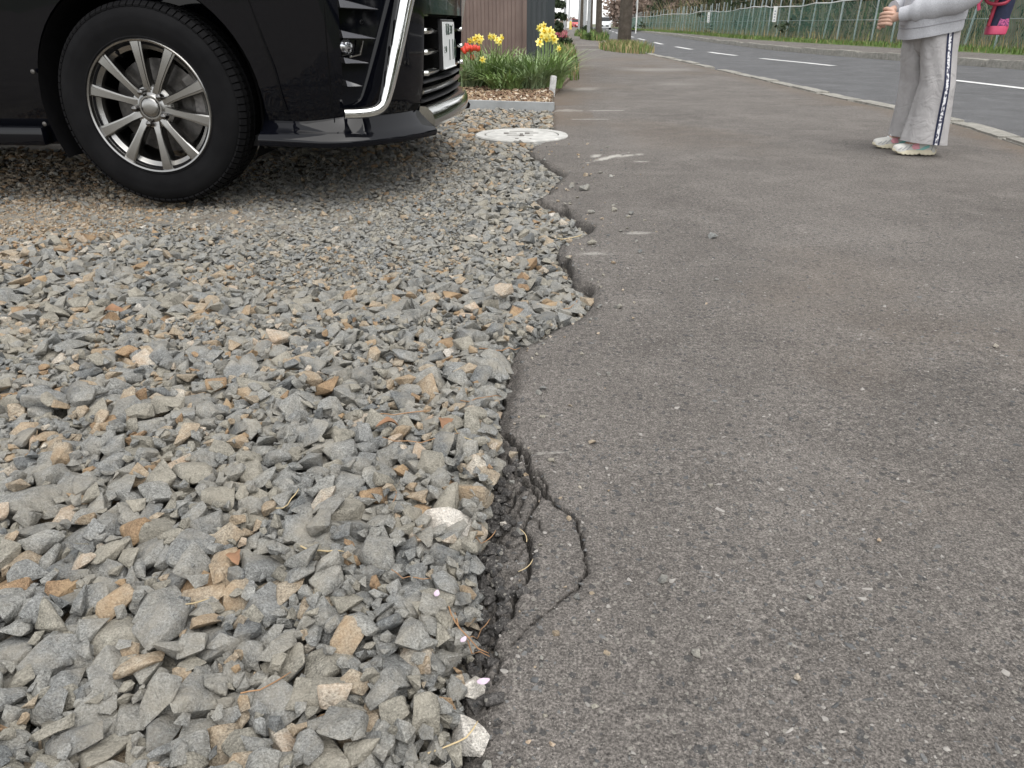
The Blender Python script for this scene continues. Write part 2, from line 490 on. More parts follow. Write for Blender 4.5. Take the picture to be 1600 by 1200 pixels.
# ------------------------------------------------------------------ sidewalk: near part is a relief mesh with its broken edge and cracks
CRACKS = [
    ([(0.047, 0.899), (0.066, 0.867), (0.089, 0.84), (0.093, 0.805), (0.095, 0.77), (0.096, 0.734), (0.081, 0.701), (0.049, 0.669), (0.021, 0.637), (-0.001, 0.608)], 0.0034, 0.0007),
    ([(0.015, 0.821), (0.024, 0.79), (0.025, 0.761), (0.02, 0.724), (0.003, 0.686), (-0.002, 0.655), (-0.025, 0.622), (-0.029, 0.591), (-0.038, 0.566)], 0.0046, 0.0024),
    ([(-0.013, 1.091), (0.01, 1.04), (0.022, 1.018), (0.026, 0.963), (0.041, 0.924), (0.054, 0.891), (0.05, 0.895)], 0.007, 0.004),
    ([(0.02, 0.943), (0.034, 0.909), (0.04, 0.893), (0.023, 0.847), (0.015, 0.821)], 0.004, 0.003),
    ([(-0.005, 1.02), (0.0, 0.97), (0.02, 0.943), (0.003, 0.90), (-0.012, 0.86)], 0.003, 0.002),
    ([(-0.02, 0.80), (-0.005, 0.785), (0.012, 0.79)], 0.002, 0.001),
    ([(-0.036, 0.74), (-0.018, 0.70), (-0.02, 0.655), (-0.03, 0.62)], 0.002, 0.0015),
    ([(0.026, 0.963), (0.045, 0.95), (0.052, 0.92), (0.047, 0.899)], 0.003, 0.002),
    ([(0.034, 0.909), (0.02, 0.90), (0.008, 0.875), (0.012, 0.85)], 0.0022, 0.0012),
    ([(0.01, 1.04), (0.012, 1.0), (0.004, 0.985)], 0.0026, 0.0014),
    ([(0.003, 0.90), (-0.008, 0.91), (-0.018, 0.90)], 0.0024, 0.0016),
    ([(0.023, 0.847), (0.035, 0.835), (0.042, 0.81)], 0.0016, 0.0008),
    ([(0.02, 0.724), (0.0, 0.735), (-0.02, 0.73)], 0.0016, 0.0010),
    ([(-0.002, 0.655), (-0.015, 0.66), (-0.026, 0.675)], 0.0018, 0.0012),
    ([(0.022, 1.018), (0.045, 1.012), (0.065, 1.016)], 0.0012, 0.0006),
    ([(-0.025, 0.622), (-0.012, 0.59), (-0.02, 0.55), (-0.03, 0.51)], 0.0018, 0.0008),
    ([(0.024, 0.79), (0.012, 0.775), (0.004, 0.75)], 0.0014, 0.0008),
]
def axis_grid(segs):
    out = [segs[0][0]]
    for a, b_, s0, s1 in segs:
        x = a
        while x < b_ - 1e-6:
            t = (x - a) / (b_ - a)
            x += s0 + (s1 - s0) * t
            out.append(min(x, b_))
    return np.unique(np.round(np.array(out), 5))
gx = axis_grid([(-0.13, 0.12, 0.0024, 0.0024), (0.12, 0.32, 0.0045, 0.006), (0.32, 1.0, 0.008, 0.014), (1.0, 3.05, 0.018, 0.03)])
gy = axis_grid([(0.30, 0.55, 0.004, 0.003), (0.55, 1.12, 0.0024, 0.0024), (1.12, 2.6, 0.006, 0.013), (2.6, 6.6, 0.018, 0.045)])
X, Y = np.meshgrid(gx, gy)
ke = ipl(KN, Y)
Xs = np.minimum(X, ke + 0.0)
# distance to the broken edge
ey = np.linspace(0.25, 7.5, 4200); ex = edge_x(ey)
D = np.full(X.shape, 9.0)
for r in range(X.shape[0]):
    y = gy[r]; m = np.abs(ey - y) < 0.25
    px, py = ex[m][::2], ey[m][::2]
    sel = np.abs(gx - edge_x(np.array([y]))[0]) < 0.3
    if sel.any() and len(px):
        dd = np.sqrt((gx[sel][:, None] - px) ** 2 + (y - py) ** 2).min(1)
        D[r, sel] = dd
sgn = np.where(X > edge_x(Y), 1, -1)
D = D * sgn
Z = 0.0025 * vnoise(X, Y, 1.5, 11, 3) + 0.0011 * vnoise(X, Y, 14, 12, 3) + 0.0007 * vnoise(X, Y, 90, 13, 2)
# rounded, crumbling lip
lipn = 0.5 + 0.5 * vnoise(X, Y, 9, 21, 3)
Z -= 0.010 * (1 - sstep(0.0, 0.012 + 0.03 * lipn, D)) * (0.4 + lipn)
Z -= 0.042 * (1 - sstep(-0.012, 0.0, D + 0.007 * vnoise(X, Y, 90, 22, 3)))
Z -= 0.004 * (1 - sstep(0.0, 0.05, D)) * (0.5 + vnoise(X, Y, 140, 23, 3))
# crumbled corner by the crack fan
crum = np.exp(-((Y - 0.87) / 0.15) ** 2) * (1 - sstep(0.0, 0.07, D - 0.004)) + 0.6 * np.exp(-((Y - 0.67) / 0.11) ** 2) * (1 - sstep(0.0, 0.05, D))
crum = np.clip(crum, 0, 1)
blk = vnoise(X, Y, 42, 31, 2)
Z -= crum * (0.008 + 0.016 * sstep(-0.1, 0.5, blk) + 0.009 * vnoise(X, Y, 110, 32, 3) + 0.004 * vnoise(X, Y, 260, 33, 1))
bit = np.zeros(X.shape)
jx = X + 0.0035 * vnoise(X, Y, 60, 41, 2) + 0.0014 * vnoise(X, Y, 220, 42, 2)
jy = Y + 0.0035 * vnoise(X, Y, 60, 43, 2) + 0.0014 * vnoise(X, Y, 220, 44, 2)
for pts, w0, w1 in CRACKS:
    L = len(pts) - 1
    cd = np.full(X.shape, 9.0); ct = np.zeros(X.shape)
    box = (X > -0.13) & (X < 0.17) & (Y > 0.5) & (Y < 1.15)
    bx, by = jx[box], jy[box]
    bd = np.full(bx.shape, 9.0); bt = np.zeros(bx.shape)
    for i in range(L):
        ax, ay = pts[i]; cx, cy = pts[i + 1]
        ux, uy = cx - ax, cy - ay
        t = np.clip(((bx - ax) * ux + (by - ay) * uy) / (ux * ux + uy * uy), 0, 1)
        d = np.hypot(bx - ax - t * ux, by - ay - t * uy)
        k = d < bd
        bd[k] = d[k]; bt[k] = (i + t[k]) / L
    w = 0.78 * (w0 + (w1 - w0) * bt)
    w = w * (0.75 + 0.5 * (0.5 + 0.5 * vnoise(bx, by, 50, 51, 2)))
    dep = 1 - sstep(w * 0.55, w * 1.25, bd)
    Z[box] -= 0.018 * dep * np.clip(w / 0.002, 0.5, 1)
    Z[box] -= 0.0012 * (1 - sstep(0, 0.010, bd))
    bit[box] = np.maximum(bit[box], 0.75 * dep)
    bit[box] = np.maximum(bit[box], 0.22 * (1 - sstep(0, 0.02, bd)))
# undercut black hollow by the notches further along the edge
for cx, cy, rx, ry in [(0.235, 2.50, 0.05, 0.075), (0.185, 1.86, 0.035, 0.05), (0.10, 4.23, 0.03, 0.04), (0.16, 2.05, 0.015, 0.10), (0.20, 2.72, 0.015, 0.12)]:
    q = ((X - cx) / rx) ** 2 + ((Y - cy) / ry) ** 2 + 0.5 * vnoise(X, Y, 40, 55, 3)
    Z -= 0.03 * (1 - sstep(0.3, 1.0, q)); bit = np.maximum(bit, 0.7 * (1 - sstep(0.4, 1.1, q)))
near = 1 - sstep(-0.004, 0.016 + 0.03 * lipn, D)
bit = np.maximum(bit, 0.55 * near * (0.3 + 0.7 * sstep(0, 0.4, vnoise(X, Y, 6, 61, 3) + 0.2)))
bit = np.clip(np.maximum(bit, crum * (0.45 + 0.35 * vnoise(X, Y, 60, 62, 2))), 0, 1)
soil = np.zeros(X.shape)
soil += 0.8 * np.exp(-((Y - 5.9) / 0.7) ** 2) * (1 - sstep(0.0, 0.5, D + 0.12 * vnoise(X, Y, 5, 71, 2)))
kd = ke - X
soil += 0.75 * (1 - sstep(0.0, 0.28, kd + 0.12 * vnoise(X, Y, 4, 72, 3)))
soil += 0.28 * sstep(0.15, 0.6, vnoise(X, Y, 1.1, 73, 4))
soil = np.clip(soil, 0, 1)
chalk = np.zeros(X.shape)
for cx, cy, ang, l, wd, a in [(0.50, 3.93, 0.95, 0.22, 0.028, 1), (0.60, 3.99, 0.5, 0.10, 0.03, .8), (0.44, 3.99, 1.2, 0.07, 0.03, .8), (0.64, 3.80, 0.0, 0.05, 0.02, .7),
                              (0.05, 1.013, 0.05, 0.05, 0.004, .5), (0.75, 6.2, 0.1, 0.25, 0.03, .6), (0.55, 5.6, 0.0, 0.18, 0.03, .5), (0.42, 2.40, 0.1, 0.06, 0.02, .5), (0.40, 6.2, 0.0, 0.2, 0.12, .35), (0.25, 2.16, 0.0, 0.06, 0.02, .5)]:
    ca, sa = math.cos(ang), math.sin(ang)
    p_ = (X - cx) * ca + (Y - cy) * sa; q_ = -(X - cx) * sa + (Y - cy) * ca
    chalk = np.maximum(chalk, a * (1 - sstep(0.3, 1.0, np.hypot(p_ / l, q_ / wd) + 0.75 * vnoise(X, Y, 22, 81, 4, 0.7))))
ny, nx = X.shape
idx = np.arange(ny * nx).reshape(ny, nx)
q = np.stack([idx[:-1, :-1], idx[:-1, 1:], idx[1:, 1:], idx[1:, :-1]], -1).reshape(-1, 4)
Dm = np.maximum(np.maximum(D[:-1, :-1], D[:-1, 1:]), np.maximum(D[1:, 1:], D[1:, :-1])).ravel()
Km = (X[:-1, :-1] < ke[:-1, :-1]).ravel()
q = q[(Dm > -0.022) & Km]
V1 = np.stack([Xs, Y, Z], -1).reshape(-1, 3)
# far part
yf = np.concatenate([np.arange(6.6, 30, 0.35), np.arange(30, 120, 1.5), [120, 150, 260]])
V2 = []; a2 = []
NF = 24
for y in yf:
    a, c = float(ipl(SL, y)), float(ipl(KN, y))
    for k in range(NF + 1):
        x = a + (c - a) * k / NF
        V2.append((x, y, -0.0005))
V2 = np.array(V2)
i2 = np.arange(len(V2)).reshape(len(yf), NF + 1)
q2 = np.stack([i2[:-1, :-1], i2[:-1, 1:], i2[1:, 1:], i2[1:, :-1]], -1).reshape(-1, 4)
x2, y2 = V2[:, 0], V2[:, 1]
V2[:, 2] += 0.003 * vnoise(x2, y2, 1.5, 11, 3)
soil2 = np.clip(0.5 * sstep(0.05, 0.6, vnoise(x2, y2, 0.9, 75, 4)) + 0.6 * (1 - sstep(0, 0.35, ipl(KN, y2) - x2)) + 0.7 * (1 - sstep(0, 0.4, x2 - ipl(SL, y2))), 0, 0.85)
chalk2 = np.zeros(len(V2))
for cx, cy, l, wd, a in [(1.3, 13.4, 0.5, 0.18, .8), (2.1, 21.5, 0.9, 0.22, .7), (0.75, 8.4, 0.25, 0.10, .6), (1.9, 9.2, 0.5, 0.25, .3), (2.4, 26, 1.2, 0.5, .35), (2.2, 12, .8, .6, .25)]:
    chalk2 = np.maximum(chalk2, a * (1 - sstep(0.3, 1.0, np.hypot((x2 - cx) / l, (y2 - cy) / wd))))
VV = np.concatenate([V1, V2]); QQ = np.concatenate([q, q2 + len(V1)])
used = np.unique(QQ); remap = np.full(len(VV), -1); remap[used] = np.arange(len(used))
me = arr_mesh('sidewalk', VV[used], remap[QQ], M_PAVE, smooth=True)
for nm, v1, v2 in (('bitumen', bit, np.zeros(len(V2))), ('soil', soil, soil2), ('chalk', chalk, chalk2)):
    at_ = me.attributes.new(nm, 'FLOAT', 'POINT')
    at_.data.foreach_set('value', np.concatenate([v1.ravel(), v2]).astype(np.float32)[used])
sidewalk = tag(link('sidewalk', me), kind='structure')
kerb_run(KN, [2.2, 3.0, 3.8] + [4.6 + i * 0.8 for i in range(8)] + [11.0 + i * 1.0 for i in range(0, 2)], 0.16, 0.014, 1, sidewalk, 0.006, 7)
kerb_run(KN, [12.6 + i * 1.0 for i in range(0, 14)] + [27 + i * 2.0 for i in range(12)], 0.16, 0.014, 1, sidewalk, 0.007, 8)

# ------------------------------------------------------------------ gravel bed
BED_Z = -0.045
bx_ = np.concatenate([np.arange(-9, -3, 0.25), np.arange(-3, 0.56, 0.02)])
by_ = np.concatenate([[-9, -6, -4, -2, -1, -.5, 0], np.arange(0.2, 3.0, 0.02), np.arange(3.0, 7.0, 0.06)])
BX, BY = np.meshgrid(bx_, by_)
BZ = BED_Z + 0.012 * vnoise(BX, BY, 1.3, 91, 3) + 0.004 * vnoise(BX, BY, 12, 92, 3)
BZ += 0.010 * np.exp(-((BX - edge_x(BY)) / 0.05) ** 2)
ny, nx = BX.shape; idx = np.arange(ny * nx).reshape(ny, nx)
q = np.stack([idx[:-1, :-1], idx[:-1, 1:], idx[1:, 1:], idx[1:, :-1]], -1).reshape(-1, 4)
gravel_bed = tag(link('gravel_bed', arr_mesh('gravel_bed', np.stack([BX, BY, BZ], -1).reshape(-1, 3), q, M_BED, smooth=True)), kind='structure')

# stone shapes
def hull(rg, npt, flat, box):
    while True:
        P = rg.normal(size=(npt, 3)); P /= np.linalg.norm(P, axis=1)[:, None]
        P /= np.abs(P).max(1)[:, None] ** box
        P *= rg.uniform(0.82, 1.05, (npt, 1))
        P *= np.array([1.0, rg.uniform(0.62, 0.9), flat * rg.uniform(0.85, 1.15)])
        bm = bmesh.new()
        for p in P: bm.verts.new(p)
        r = bmesh.ops.convex_hull(bm, input=bm.verts[:])
        bmesh.ops.delete(bm, geom=list({g_ for g_ in r['geom_interior'] + r['geom_unused'] if isinstance(g_, bmesh.types.BMVert)}), context='VERTS')
        bmesh.ops.dissolve_limit(bm, angle_limit=R(13), verts=bm.verts[:], edges=bm.edges[:])
        if len(bm.faces) > 5: return bm
        bm.free()
def variant(seed, level):
    rg = np.random.default_rng(seed)
    bm = hull(rg, int(rg.integers(9, 15)), rg.uniform(0.42, 0.68), rg.uniform(0.35, 0.8))
    if level >= 1:
        bmesh.ops.bevel(bm, geom=bm.edges[:], offset=0.055 if level == 1 else 0.08, segments=1 if level == 1 else 2, affect='EDGES', profile=0.6, clamp_overlap=True)
    bmesh.ops.triangulate(bm, faces=bm.faces[:])
    if level == 2:
        for _ in range(2):
            long = [e for e in bm.edges if e.calc_length() > 0.34]
            bmesh.ops.subdivide_edges(bm, edges=long, cuts=1)
            bmesh.ops.triangulate(bm, faces=bm.faces[:])
        bm.normal_update()
        off = Vector(rg.uniform(-50, 50, 3))
        for v in bm.verts:
            p = v.co * 2.1 + off
            v.co += v.normal * (mnoise.noise(p) * 0.045 + mnoise.noise(p * 3.1) * 0.014)
    bm.verts.index_update()
    V = np.array([v.co[:] for v in bm.verts]); T = np.array([[v.index for v in f.verts] for f in bm.faces])
    bm.free()
    V -= (V.max(0) + V.min(0)) / 2
    return V, T, np.abs(V).max(0)
LOW = [variant(100 + i, 0) for i in range(30)]
MID = [variant(200 + i, 1) for i in range(36)]
HI = [variant(300 + i, 2) for i in range(60)]

rg = np.random.default_rng(77)
CELL = 0.005
GX0, GX1, GY0, GY1 = -4.2, 0.5, 0.24, 6.5
HM = np.full((int((GX1 - GX0) / CELL), int((GY1 - GY0) / CELL)), BED_Z + 0.004)
_xx = GX0 + (np.arange(HM.shape[0]) + .5) * CELL; _yy = GY0 + (np.arange(HM.shape[1]) + .5) * CELL
_ii, _jj = np.meshgrid(_xx, _yy, indexing='ij')
HM += 0.012 * vnoise(_ii, _jj, 1.3, 91, 3)
# tyre rut and loose shoulder along the pavement
HM += 0.006 * np.exp(-((_ii + 0.25) / 0.25) ** 2) - 0.010 * np.exp(-((_jj - 2.75) / 0.22) ** 2) * (_ii < -0.2) + 0.022 * np.clip((_jj - 3.7) / .8, 0, 1)
HM0 = HM.copy()
EXR = np.interp(_yy, ey, ex)
MAN = (0.059, 4.74, 0.285)
def ok(x, y, rr):
    if x > np.interp(y, ey, ex) - rr - (0.022 if (rr > 0.008 and y < 0.72) else 0): return False
    if y > 6.28 - rr + (x * -0.3): return False
    if (x - MAN[0]) ** 2 + (y - MAN[1]) ** 2 < (MAN[2] + rr * 0.9) ** 2: return False
    return True
STONES = []
def settle(x, y, a, bb, c, ang, sink):
    i0 = int((x - a - GX0) / CELL); i1 = int((x + a - GX0) / CELL) + 2
    j0 = int((y - a - GY0) / CELL); j1 = int((y + a - GY0) / CELL) + 2
    if i0 < 0 or j0 < 0 or i1 >= HM.shape[0] or j1 >= HM.shape[1]: return None
    P = HM[i0:i1, j0:j1]
    px = _xx[i0:i1, None] - x; py = _yy[None, j0:j1] - y
    ca, sa = math.cos(ang), math.sin(ang)
    u = (px * ca + py * sa) / a; w = (-px * sa + py * ca) / bb
    qq = u * u + w * w
    m = qq < 0.85
    if not m.any(): return None
    h = P[m]
    base = h.mean() * 0.5 + np.partition(h, int(len(h) * .8))[int(len(h) * .8)] * 0.5
    mx, my = px + 0 * py, py + 0 * px
    gxs = ((mx[m]) * (h - base)).sum() / ((mx[m] ** 2).sum() + 1e-9)
    gys = ((my[m]) * (h - base)).sum() / ((my[m] ** 2).sum() + 1e-9)
    zc = base + c * (1 - sink)
    gxs = max(-.5, min(.5, gxs)); gys = max(-.5, min(.5, gys))
    top = zc + c * 0.85 * np.sqrt(np.clip(1 - qq, 0, 1)) + (mx * gxs + my * gys) * .6
    HM[i0:i1, j0:j1] = np.where(qq < 0.95, np.maximum(P, top), P)
    return zc, gxs, gys
def size_at(x, y):
    """longest half-axis of a stone at a place, m"""
    base = 0.0225
    if y > 1.5: base *= 1 - 0.25 * min(1, (y - 1.5) / 1.0)
    k = math.exp(-((x + 0.55) / 0.45) ** 2 - ((y - 2.15) / 0.30) ** 2) * 0.6
    if y > 2.45 and x < -0.15 and y < 4: k = max(k, 0.42)
    return base * (1 - k)
def colour_class(x, y, r):
    t = mnoise.noise(Vector((x * 1.6, y * 1.6, 4.2))) + 0.7 * mnoise.noise(Vector((x * 5, y * 5, 9.2)))
    tan = 0.14 + 0.15 * t
    if x < -1.2 and y > 2.1: tan += 0.55 * min(1, (-1.2 - x) / 0.5)
    if y > 4.3: tan += 0.16
    tan = max(0.04, min(.65, tan))
    if r < tan:
        k = r / tan
        return 4 if k < .64 else (5 if k < .84 else (6 if k < .99 else 7))
    k = (r - tan) / (1 - tan)
    return 0 if k < .40 else (1 if k < .68 else (2 if k < .80 else 3))
def rain(n, xr, yr, fac, cand, flatk, sink, lev):
    done = 0
    for _ in range(n * 3):
        if done >= n: break
        best = None
        for _k in range(cand):
            y = rg.uniform(*yr); x = rg.uniform(max(xr[0], -0.80 * y - 0.22), xr[1])
            i = int((x - GX0) / CELL); j = int((y - GY0) / CELL)
            if i < 0 or i >= HM.shape[0] - 1 or x > EXR[j] - 0.004: continue
            h = HM[i, j] - HM0[i, j]
            if best is None or h < best[0]: best = (h, x, y)
        if best is None: continue
        _, x, y = best
        a = size_at(x, y) * fac * float(np.clip(rg.lognormal(-0.02, 0.30), 0.5, 1.65))
        bb = a * 0.76; c = a * flatk * rg.uniform(0.75, 1.2)
        if not ok(x, y, bb * 0.75): continue
        ang = rg.uniform(0, 6.283)
        r = settle(x, y, a, bb, c, ang, sink)
        if r is None: continue
        STONES.append((x, y, r[0], a, bb, c, ang, r[1], r[2], colour_class(x, y, rg.random()), lev))
        done += 1
rain(2900, (-2.2, 0.25), (0.26, 1.5), 1.0, 5, 0.47, 0.50, 1)
rain(5200, (-2.6, 0.3), (1.5, 2.7), 1.0, 5, 0.46, 0.50, 0)
rain(8800, (-3.6, 0.3), (2.7, 4.3), 1.05, 4, 0.46, 0.50, 0)
rain(1500, (-0.9, 0.3), (2.7, 4.6), 1.0, 5, 0.5, 0.42, 0)
rain(3300, (-1.3, 0.35), (4.3, 6.3), 1.15, 4, 0.46, 0.50, 0)
rain(1000, (-2.2, 0.25), (0.26, 1.5), 0.72, 8, 0.47, 0.48, 1)
rain(2200, (-2.4, 0.3), (1.5, 2.7), 0.7, 6, 0.47, 0.48, 0)
# compacted brown grit in the parking spot by the wheel
n0 = len(STONES)
rain(9000, (-2.75, -1.35), (2.25, 3.05), 0.30, 3, 0.6, 0.4, -1)
for k in range(n0, len(STONES)):
    if rg.random() < 0.75: STONES[k] = STONES[k][:9] + (int(rg.choice([4, 6, 6, 3])), -1)
# fines that have trickled into the gaps
rain(4000, (-2.2, 0.25), (0.26, 1.6), 0.32, 9, 0.62, 0.3, -1)
rain(9000, (-2.8, 0.3), (1.6, 3.4), 0.36, 8, 0.62, 0.3, -1)

cy_, sy_ = math.cos(R(26.085)), math.sin(R(26.085))
def onscreen(x, y, z):
    zz = z - 0.62; d = y * cy_ - zz * sy_; up = y * sy_ + zz * cy_
    return 800 + 1150 * x / d, 600 - 1150 * up / d, d
sc_ = []
for k, s in enumerate(STONES):
    x, y, z, a, bb, c = s[:6]
    u, v, d = onscreen(x, y, z)
    if not (-20 < u < 1600 and 0 < v < 1215): continue
    i = int((x - GX0) / CELL); j = int((y - GY0) / CELL)
    if HM[i, j] > z + c * 0.95: continue        # buried
    sc_.append((a / d, k))
sc_.sort(reverse=True)
PICK = {k for _, k in sc_[:300]}

LAB = ['blue-grey angular crushed stone lying in the gravel', 'speckled mid-grey crushed stone lying in the gravel', 'dark grey crushed stone lying in the gravel',
       'olive-grey dusty crushed stone lying in the gravel', 'tan brown crushed stone among the grey gravel', 'pale cream crushed stone among the grey gravel',
       'rusty orange crushed stone among the grey gravel', 'white crushed stone among the grey gravel']
def stone_rot(ang, gx_, gy_, tilt):
    n = Vector((-gx_, -gy_, 1)).normalized()
    q = Vector((0, 0, 1)).rotation_difference(n)
    return (q.to_matrix() @ Matrix.Rotation(tilt[0], 3, 'X') @ Matrix.Rotation(tilt[1], 3, 'Y') @ Matrix.Rotation(ang, 3, 'Z'))
HIM = {}
def hi_mesh(k):
    if k not in HIM:
        V, T, ext = HI[k]
        me = arr_mesh('stone', V / ext, T, ROCKS[0], smooth=True)
        me.set_sharp_from_angle(angle=R(28))
        HIM[k] = me
    return HIM[k]
VS = []; TS = []; MS = []; nv = 0
for k, s in enumerate(STONES):
    x, y, z, a, bb, c, ang, gx_, gy_, cl, lev = s
    tilt = rg.normal(0, 0.085, 2)
    Rm = stone_rot(ang, gx_, gy_, tilt)
    if k in PICK:
        # bake proportions into a copy of the shape so that the texture keeps its real scale
        V, T, ext = HI[k % 60]
        me = arr_mesh('stone', V / ext * np.array([a, bb, c]) + np.array([k * 0.37 % 5, 0, 0]) * 0, T, ROCKS[cl], smooth=True)
        me.set_sharp_from_angle(angle=R(28))
        o = link('gravel_stone', me)
        o.matrix_world = Matrix.Translation((x, y, z)) @ Rm.to_4x4()
        at_edge = float(edge_x(np.array([y]))[0]) - x < 0.13
        sz = 'large ' if a > 0.030 else ('small ' if a < 0.021 else 'medium-sized ')
        tag(o, sz + LAB[cl].replace('in the gravel', 'against the pavement edge' if at_edge else 'in the open gravel bay').replace('among the grey gravel', 'in grey gravel against the pavement edge' if at_edge else 'among grey stones in the open gravel bay'), 'stone', 'gravel stones beside the pavement')
        continue
    V, T, ext = (MID[k % 36] if lev == 1 else LOW[k % 30])
    W = (V / ext * np.array([a, bb, c])) @ np.array(Rm).T + np.array([x, y, z])
    VS.append(W); TS.append(T + nv); MS.append(np.full(len(T), cl)); nv += len(W)
gs = link('gravel', arr_mesh('gravel', np.concatenate(VS), np.concatenate(TS), ROCKS, np.concatenate(MS)))
tag(gs, 'grey and tan crushed gravel covering the parking bay beside the pavement', 'gravel', kind='stuff')

# ------------------------------------------------------------------ loose pieces on the pavement and on the gravel
def loose(x, y, a, cl, label, z=0.0, cat='stone', group='loose stones on the pavement', seed=0):
    V, T, ext = HI[(seed * 7 + 3) % 60]
    c = a * 0.6
    me = arr_mesh('loose_stone', V / ext * np.array([a, a * 0.8, c]), T, ROCKS[cl], smooth=True)
    me.set_sharp_from_angle(angle=R(28))
    o = link('loose_stone', me, None, (x, y, z + c * 0.8), (0, 0, seed * 1.3))
    return tag(o, label, cat, group)
for i, (x, y, a, cl) in enumerate([(0.647, 2.335, 0.016, 0), (0.357, 0.679, 0.0052, 0), (0.202, 0.593, 0.0058, 1), (0.187, 0.712, 0.007, 0), (1.033, 1.447, 0.006, 5),
                                   (0.489, 0.79, 0.004, 5), (0.386, 2.165, 0.008, 2), (0.377, 2.713, 0.012, 3), (0.30, 3.09, 0.022, 1), (0.33, 3.40, 0.014, 4), (0.296, 0.919, 0.004, 2),
                                   (0.30, 0.56, 0.004, 5), (0.25, 2.26, 0.016, 3), (0.43, 2.66, 0.012, 2), (0.55, 1.9, 0.006, 1)]):
    cls = ['blue-grey', 'mid-grey', 'dark', 'olive', 'tan', 'cream'][cl]
    loose(x, y, a, cl, 'small %s loose stone lying on the bare asphalt pavement' % cls, 0.0005, seed=i)
loose(-0.043, 0.556, 0.017, 7, 'white flat stone beside the pink petal at the pavement edge', -0.016, group='stones at the pavement edge', seed=5)
loose(-0.045, 0.492, 0.024, 7, 'large creamy white stone at the bottom of the crumbling pavement edge', -0.014, group='stones at the pavement edge', seed=9)
loose(-0.105, 0.575, 0.030, 5, 'large cream speckled stone in grey gravel near the pavement edge', 0.004, group='stones at the pavement edge', seed=11)
loose(-0.095, 0.905, 0.018, 6, 'bright orange stone in grey gravel beside the cracks', 0.008, group='stones at the pavement edge', seed=12)
loose(-0.02, 1.77, 0.030, 5, 'yellowish cream stone in the gravel by the pavement notch', 0.004, group='stones at the pavement edge', seed=13)
loose(-0.012, 0.84, 0.0055, 7, 'tiny white pebble on the crumbled asphalt', -0.012, group='stones at the pavement edge', seed=14)
loose(0.06, 2.27, 0.030, 2, 'black broken asphalt lump lying in the gravel', 0.0, group='stones at the pavement edge', seed=15)

# crumbs of broken asphalt along the edge
M_CRUMB = asphalt_mat('asphalt_crumb', (0.055, 0.052, 0.05), (0.085, 0.08, 0.076), 1.0, False)
VS = []; TS = []; nv = 0
for k in range(420):
    y = rg.choice([rg.normal(0.86, 0.09), rg.normal(0.68, 0.1), rg.uniform(0.45, 1.2), rg.uniform(1.2, 4.2)])
    if y < 0.4: continue
    a = float(np.clip(rg.lognormal(-5.5, 0.5), 0.002, 0.012))
    x = float(edge_x(np.array([y]))[0]) + rg.normal(-0.004, 0.012)
    V, T, ext = LOW[k % 30]
    Rm = np.array(stone_rot(rg.uniform(0, 6.28), 0, 0, rg.normal(0, 0.5, 2)))
    zz = -0.022 + rg.uniform(-0.01, 0.008)
    VS.append((V / ext * np.array([a, a * .8, a * .65])) @ Rm.T + np.array([x, y, zz])); TS.append(T + nv); nv += len(V)
tag(link('asphalt_crumbs', arr_mesh('asphalt_crumbs', np.concatenate(VS), np.concatenate(TS), M_CRUMB)), 'black asphalt crumbs along the broken pavement edge', 'rubble', kind='stuff')

# broken lumps lying in the crumbled corner
VS = []; TS = []; nv = 0
for k in range(150):
    y = float(rg.choice([rg.normal(0.87, 0.08), rg.normal(0.70, 0.08)]))
    a = float(np.clip(rg.lognormal(-4.95, 0.35), 0.004, 0.013))
    x = float(edge_x(np.array([y]))[0]) + abs(rg.normal(0.006, 0.016))
    i_ = min(len(gx) - 1, int(np.searchsorted(gx, x))); j_ = min(len(gy) - 1, int(np.searchsorted(gy, y)))
    V, T, ext = MID[k % 36]
    Rm = np.array(stone_rot(rg.uniform(0, 6.28), 0, 0, rg.normal(0, 0.3, 2)))
    VS.append((V / ext * np.array([a, a * .8, a * .6])) @ Rm.T + np.array([x, y, Z[j_, i_] + a * .15])); TS.append(T + nv); nv += len(V)
tag(link('asphalt_lumps', arr_mesh('asphalt_lumps', np.concatenate(VS), np.concatenate(TS), M_CRUMB)), 'dark broken asphalt lumps in the crumbled pavement corner', 'rubble', kind='stuff')
# grit kicked from the gravel onto the pavement
VS = []; TS = []; MS = []; nv = 0
for k in range(260):
    y = 0.45 + 4.2 * rg.random() ** 1.2; x = float(edge_x(np.array([y]))[0]) + 0.01 + abs(rg.normal(0, 0.05 + 0.03 * y))
    i_ = min(len(gx) - 1, int(np.searchsorted(gx, x))); j_ = min(len(gy) - 1, int(np.searchsorted(gy, y)))
    a = float(np.clip(rg.lognormal(-5.7, 0.5), 0.0012, 0.011)) * (0.6 + 0.3 * min(y, 3))
    V, T, ext = LOW[k % 30]
    Rm = np.array(stone_rot(rg.uniform(0, 6.28), 0, 0, rg.normal(0, 0.2, 2)))
    VS.append((V / ext * np.array([a, a * .78, a * .55])) @ Rm.T + np.array([x, y, Z[j_, i_] + a * .42])); TS.append(T + nv)
    MS.append(np.full(len(T), int(rg.choice([0, 1, 2, 3, 4, 5])))); nv += len(V)
tag(link('scattered_grit', arr_mesh('scattered_grit', np.concatenate(VS), np.concatenate(TS), ROCKS, np.concatenate(MS))), 'fine stone grit scattered on the pavement along its broken edge', 'grit', kind='stuff')
